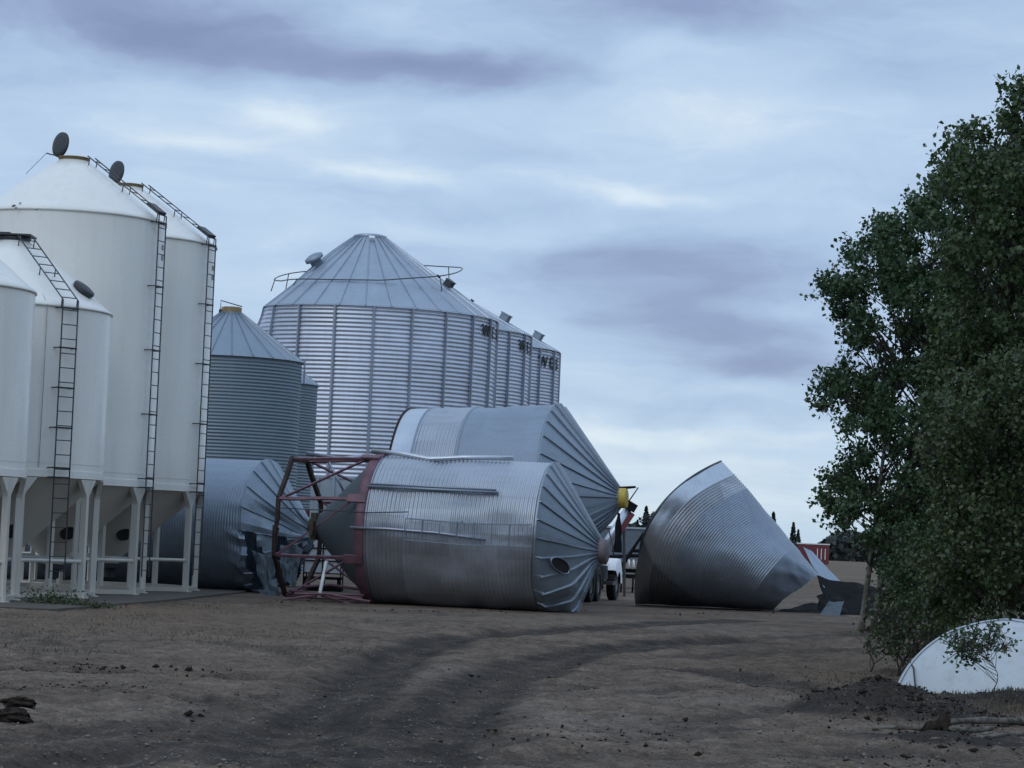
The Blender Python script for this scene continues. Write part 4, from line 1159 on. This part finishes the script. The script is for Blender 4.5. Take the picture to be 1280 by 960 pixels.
ar = R(147); mb = MB(); mb.tube([(1.58*math.cos(ar),1.58*math.sin(ar),-.05),(1.42*math.cos(ar+.05),1.42*math.sin(ar+.05),.14),(1.25*math.cos(ar+.2),1.25*math.sin(ar+.2),.22),(1.2*math.cos(ar+.5),1.2*math.sin(ar+.5),.25)], .012, 5); mb.build('wire', M_dark, rootD)

# ------------------------------------------------------------------ logs at the lower right
def log(pa, pb, ra, rb, label, bend=.04, seed=1, mat=M_log):
    a = Vector(pa); b_ = Vector(pb); n = 9; pts = []; rr = []
    for i in range(n):
        f = i/(n-1); q = a.lerp(b_, f); q.z += bend*math.sin(f*PI*1.5+seed); q.y += bend*math.sin(f*4+seed*2)
        pts.append(q); rr.append((ra*(1-f)+rb*f)*(1+.12*math.sin(seed*3+i*2.3)))
    mb = MB(); n2 = 40; P2 = []; R2_ = []
    for i in range(n2):
        f = i/(n2-1)*(n-1); j = min(int(f), n-2); P2.append(pts[j].lerp(pts[j+1], f-j)); R2_.append(rr[j]*(1-f+j)+rr[j+1]*(f-j))
    mb.tube(P2, R2_, 16)
    Vl = mb.v[0]; ctr = np.repeat(np.array([tuple(p) for p in P2]), 16, 0); dl = Vl-ctr
    th_ = np.tile(np.arange(16), n2); kk = 1+.22*fbm(th_*.9+seed*5, np.repeat(np.arange(n2), 16)*.16, 3, seed)+.12*vnoise(th_*2.1, np.repeat(np.arange(n2), 16)*.4, seed+3)
    mb.v[0] = ctr+dl*kk[:,None]
    for i in (3,): 
        q = pts[i]; mb.tube([q, q+Vector((.03, -.03, ra*1.3))], [ra*.4,ra*.3], 6)
    o = mb.build('log', mat, None, True); tag(o, label, 'log', 'logs dumped at the lower right'); return o
def gr(px, py, h): 
    g = G(px, py); return (g.x, g.y, gz(g.x, g.y)+h)
log(gr(1190,911,.05), gr(1330,906,.06), .03, .042, 'long bleached log, farthest of the dumped logs at the lower right', .02, 1)
log(gr(1188,921,.05), gr(1240,918,.05), .03, .026, 'short bleached log beside the dark stump', .01, 2)
log(gr(1165,928,.03), gr(1330,924,.05), .016, .03, 'long thin log, nearest of the dumped logs at the lower right', .03, 4)
log(gr(1090,912,.02), gr(1168,914,.04), .018, .024, 'thin stick lying left of the dark stump', .01, 6)
g = G(1175, 918); mb = MB()
base = Vector((g.x, g.y, gz(g.x, g.y)))
mb.tube([base+Vector((0,0,-.05)), base+Vector((.02,0,.08)), base+Vector((.04,.02,.17)), base+Vector((.02,.02,.21))], [.12,.09,.06,.03], 12)
for k in range(7):
    a = k*.9+.3; L_ = .16+.08*(k % 3)
    mb.tube([base+Vector((.02,0,.06)), base+Vector((math.cos(a)*L_*.6, math.sin(a)*L_*.5, .09+.02*(k%2))), base+Vector((math.cos(a)*L_, math.sin(a)*L_*.8, .0))], [.05,.035,.012], 7)
tag(mb.build('stump', M_clod, None, True), 'dark soil covered stump at the end of the dumped logs', 'stump')

# ------------------------------------------------------------------ trees
def tree(name, label, d, base, poly, ncl, nlf, lsize, mat, bark, spread, stems=1, tr=.16, group=None, cl_r=.55, mind=.28, brk=1., cat='tree'):
    bp = Vector((P(base[0], base[1], d).x, d, 0)); bp.z = gz(bp.x, bp.y) if d < 60 else 0
    root = empty(name, bp, label, cat, group)
    xs = [p[0] for p in poly]; ys = [p[1] for p in poly]
    cl = []; tries = 0
    while len(cl) < ncl and tries < ncl*60:
        tries += 1
        px, py = rng.uniform(min(xs), max(xs)), rng.uniform(min(ys), max(ys))
        if not in_poly(px, py, poly): continue
        q = P(px, py, d+float(np.clip(rng.normal(), -1.6, 1.6))*spread)
        if q.z < bp.z+.15: continue
        if all((q-o).length > mind for o in cl): cl.append(q)
    ztop = max(q.z for q in cl)
    tops = []
    for s in range(stems):
        cand = sorted(cl, key=lambda q: -q.z)[:max(3, len(cl)//5)]
        tops.append(cand[(s*len(cand))//stems])
    mbt = MB(); stem_pts = []
    for s in range(stems):
        b0 = bp+Vector((rng.uniform(-.5,.5)*(stems > 1), rng.uniform(-.5,.5)*(stems > 1), -.05)); pts = []
        for i in range(34):
            f = i/33; q = b0.lerp(tops[s], f); k = math.sin(f*PI)*.22
            q += Vector((k*math.sin(f*5+s*2), k*math.cos(f*4+s), 0)); 
            q.x = b0.x+(q.x-b0.x)*(.35+.65*f) if f < 1 else q.x
            pts.append(q)
        rr = [tr*(1-.9*(i/33)**.7) for i in range(34)]; rr[0] *= 1.25
        mbt.tube([p-bp for p in pts], rr, 9); stem_pts += pts
    mbt.build('trunk', bark, root, True)
    mbb = MB(); C = []
    for q in cl:
        # nearest stem point well below the clump
        cand = [p for p in stem_pts if p.z < q.z-.12*(q.z-bp.z)] or [stem_pts[0]]
        cand = sorted(cand, key=lambda p: (p-q).length+abs((q.z-p.z)-.8*math.hypot(p.x-q.x, p.y-q.y))*.8)[:7]
        s0 = cand[int(rng.integers(len(cand)))]
        mid_ = s0.lerp(q, .5)+Vector((0,0,.02*(q-s0).length))+Vector(rng.normal(0,.10,3))*min(1,(q-s0).length)
        L_ = (q-s0).length
        mbb.tube([s0-bp, mid_-bp, q-bp], [(.008+.008*L_)*brk, (.007+.004*L_)*brk, .006*brk], 5, False)
        outd = (q-s0).normalized()
        nt = 9
        for k in range(nt):
            dv = Vector(rng.normal(0,1,3)); dv = (dv.normalized()*.85+outd*.75+Vector((0,0,.1))).normalized()
            L2 = cl_r*rng.uniform(.5,1.3); e_ = q+dv*L2
            mbb.tube([q-bp, e_-bp], [.007,.004], 3, False)
            m_ = nlf//nt
            f = rng.uniform(.12, 1.02, m_)[:,None]**.8
            pts = np.array(q)[None]+np.array(dv*L2)[None]*f+rng.normal(0, .075, (m_,3))
            C.append(pts)
    mbb.build('branches', M_barkdk, root, True)
    C = np.concatenate(C)-np.array(bp)
    V, F = leaves(C, lsize)
    fast_mesh('crown', V, F, mat, root)
    return root

TG = 'poplar trees and brush at the right edge'
tree('poplar_tree', 'big dark poplar with leaves down to the ground, leftmost of the right edge trees', 56, (1104,760),
     [(1275,180),(1250,200),(1190,212),(1160,258),(1120,285),(1075,285),(1065,310),(1082,340),(1036,362),(1036,395),(1066,425),(1042,470),(1030,525),(1058,560),(1044,600),(1026,645),(1060,672),(1082,690),(1096,715),(1112,740),(1140,770),(1200,760),(1260,700),(1300,500),(1320,300)],
     430, 170, .104, M_leaf, M_bark, 1.4, 3, .075, TG, .50, .27)
tree('poplar_tree', 'tallest poplar at the right edge, its top cut off by the frame', 43, (1300,800),
     [(1275,118),(1250,165),(1215,168),(1186,195),(1178,225),(1205,265),(1190,330),(1200,400),(1165,500),(1190,560),(1170,640),(1220,720),(1350,760),(1370,400),(1350,130),(1310,84),(1292,100)],
     330, 165, .096, M_leaf2, M_bark, 1.3, 3, .14, TG, .48, .26)
tree('willow_brush', 'bushy olive brush hanging over the white fibreglass roof', 36, (1262,800),
     [(1195,500),(1170,560),(1185,630),(1155,690),(1150,730),(1180,775),(1240,782),(1300,775),(1380,760),(1420,520),(1300,450),(1230,470)],
     190, 200, .072, M_leaf3, M_barkdk, .9, 4, .05, TG, .42, .2, cat='bush')
tree('willow_brush', 'low dark shrub growing left of the white fibreglass roof', 36.5, (1128,846),
     [(1088,790),(1100,770),(1130,772),(1165,778),(1185,800),(1165,830),(1140,848),(1105,846),(1092,820)],
     34, 50, .055, M_leaf3, M_barkdk, .5, 5, .016, TG, .3, .12, cat='bush')
tree('undergrowth_bush', 'dark undergrowth bush filling the shade below the leftmost poplar', 53, (1140,775),
     [(1105,690),(1115,755),(1140,772),(1200,772),(1230,730),(1200,660),(1120,660)],
     90, 150, .075, M_leaf, M_barkdk, .9, 4, .03, TG, .45, .2, cat='bush')
tree('sapling', 'slender leafy sapling standing before the white fibreglass roof', 29.3, (1233,862),
     [(1186,800),(1200,790),(1240,786),(1258,795),(1262,812),(1230,815),(1212,836),(1195,822)],
     26, 26, .052, M_leaf2, M_barkdk, .15, 1, .010, None, .14, .05, .35, cat='sapling')

# ------------------------------------------------------------------ far trees
def spruce(px, ptop, d, label, wfac=.2):
    tp_ = P(px, ptop, d); h = tp_.z; root = empty('spruce_tree', Vector((tp_.x, d, 0)), label, 'tree', 'spruces on the horizon')
    mb = MB(); mb.tube([(0,0,0),(0,0,h*.97)], [h*.018, h*.004], 6); mb.build('trunk', M_barkdk, root)
    V = []; F = []
    n = 900
    f = rng.random(n)**.8; zz_ = h*(.06+.94*f); rr = h*wfac*(1-f)**.85*(.6+.4*np.abs(np.sin(f*38)))+.04
    a = rng.uniform(0, 2*PI, n); ln = rng.uniform(.5, 1., n)*rr
    s = h*.024
    c = np.stack([np.cos(a)*ln, np.sin(a)*ln, zz_-ln*.25], -1)
    V, F = leaves(c, s*2.2); fast_mesh('crown', V, F, M_needle, root)
for (px, pt, d, lab) in [(808,633,300,'tall thin spruce on the skyline beside the auger spout'), (832,641,310,'spruce on the skyline touching the mouth of the wrecked shell'),
        (797,650,305,'shorter spruce on the skyline nearest the auger spout'), (967,640,320,'lone spruce tip above the sloping edge of the wrecked shell'), (992,653,320,'spruce above the red container'), (998,662,330,'small spruce right above the red container roof')]:
    spruce(px, pt, d, lab)
for (px, pt, d, wpx, lab) in [(818,650,298,14,'round crowned far tree between the two skyline spruces')]:
    tree('far_tree', lab, d, (px,700), [(px-wpx,660),(px-6,pt),(px+6,pt-3),(px+wpx,662),(px+wpx,690),(px-wpx,690)], 50, 60, .42, M_wood, M_barkdk, .8, 1, .15, None, 1.0, .4)
def wood(name, poly, d, dep, n, size, label):
    xs = [p[0] for p in poly]; ys = [p[1] for p in poly]; C = []
    while len(C) < n:
        px, py = rng.uniform(min(xs), max(xs)), rng.uniform(min(ys), max(ys))
        if in_poly(px, py, poly):
            q = P(px, py, d+rng.uniform(-dep, dep)); 
            if q.z > 0: C.append(q)
    V, F = leaves(np.array(C), size, asp=1.); o = fast_mesh(name, V, F, M_wood); tag(o, label, 'wood', kind='stuff')
wood('distant_wood', [(700,664),(780,660),(795,655),(805,664),(820,656),(845,662),(870,664),(870,705),(700,700)], 330, 12, 9000, .8, 'dark far wood on the skyline behind the farm machinery')
wood('distant_wood', [(1020,684),(1034,674),(1046,668),(1062,664),(1080,670),(1110,662),(1150,668),(1200,664),(1300,672),(1300,704),(1020,699)], 520, 25, 9000, 1.3, 'dark far wood across the field beyond the red container')

# ------------------------------------------------------------------ grass
def blades(C, h, mat, name):
    n = len(C); C = np.asarray(C); a = rng.uniform(0, 2*PI, n); hh = h*rng.uniform(.4, 1.3, n)
    wv = np.stack([np.cos(a), np.sin(a), 0*a], -1)*(.006+.004*rng.random(n))[:,None]
    ln = rng.normal(0, .35, (n,2))*hh[:,None]
    tipv = C+np.stack([ln[:,0], ln[:,1], hh], -1)
    V = np.stack([C-wv, C+wv, tipv], 1).reshape(-1,3); F = np.arange(n*3).reshape(n,3)
    return fast_mesh(name, V, F, mat)
C = []
for i in range(5200):
    px = rng.uniform(-40, 460); py = 752+rng.random()**1.3*70
    g = G(px, py)
    if g.y < 58 and vnoise(g.x*.9, g.y*.5, 31) > -.1: C.append((g.x, g.y, gz(g.x, g.y)))
for i in range(2600):
    g = G(1110+rng.normal()*60, 862+rng.normal()*14); C.append((g.x, g.y, gz(g.x, g.y)))
for i in range(1500):
    g = G(1270+rng.normal()*40, 886+rng.normal()*5); C.append((g.x, g.y, gz(g.x, g.y)))
tag(blades(C, .045, M_dry, 'dry_grass'), 'short dry grass along the verge of the yard', 'grass', kind='stuff')
def weed(px, py, n, rx, h, label):
    g = G(px, py); root = empty('weed_clump', Vector((g.x, g.y, gz(g.x, g.y))), label, 'weed', 'weeds in front of the white silos')
    C = np.stack([rng.normal(0, rx, n), rng.normal(0, rx*.7, n), np.abs(rng.normal(0, h, n))], -1)
    V, F = leaves(C, .06); fast_mesh('leaves', V, F, M_weed, root)
    mb = MB()
    for k in range(14): 
        a = rng.uniform(0, 2*PI); mb.tube([(0+rng.normal(0,rx*.4),0,0), (math.cos(a)*rx*.9, math.sin(a)*rx*.7, h*1.5)], .005, 4)
    mb.build('stems', M_weed, root)
weed(66, 757, 620, .30, .13, 'bushy green weed clump growing before the pad, larger of the two')
weed(112, 760, 300, .26, .06, 'low green weed clump growing before the pad, smaller of the two')
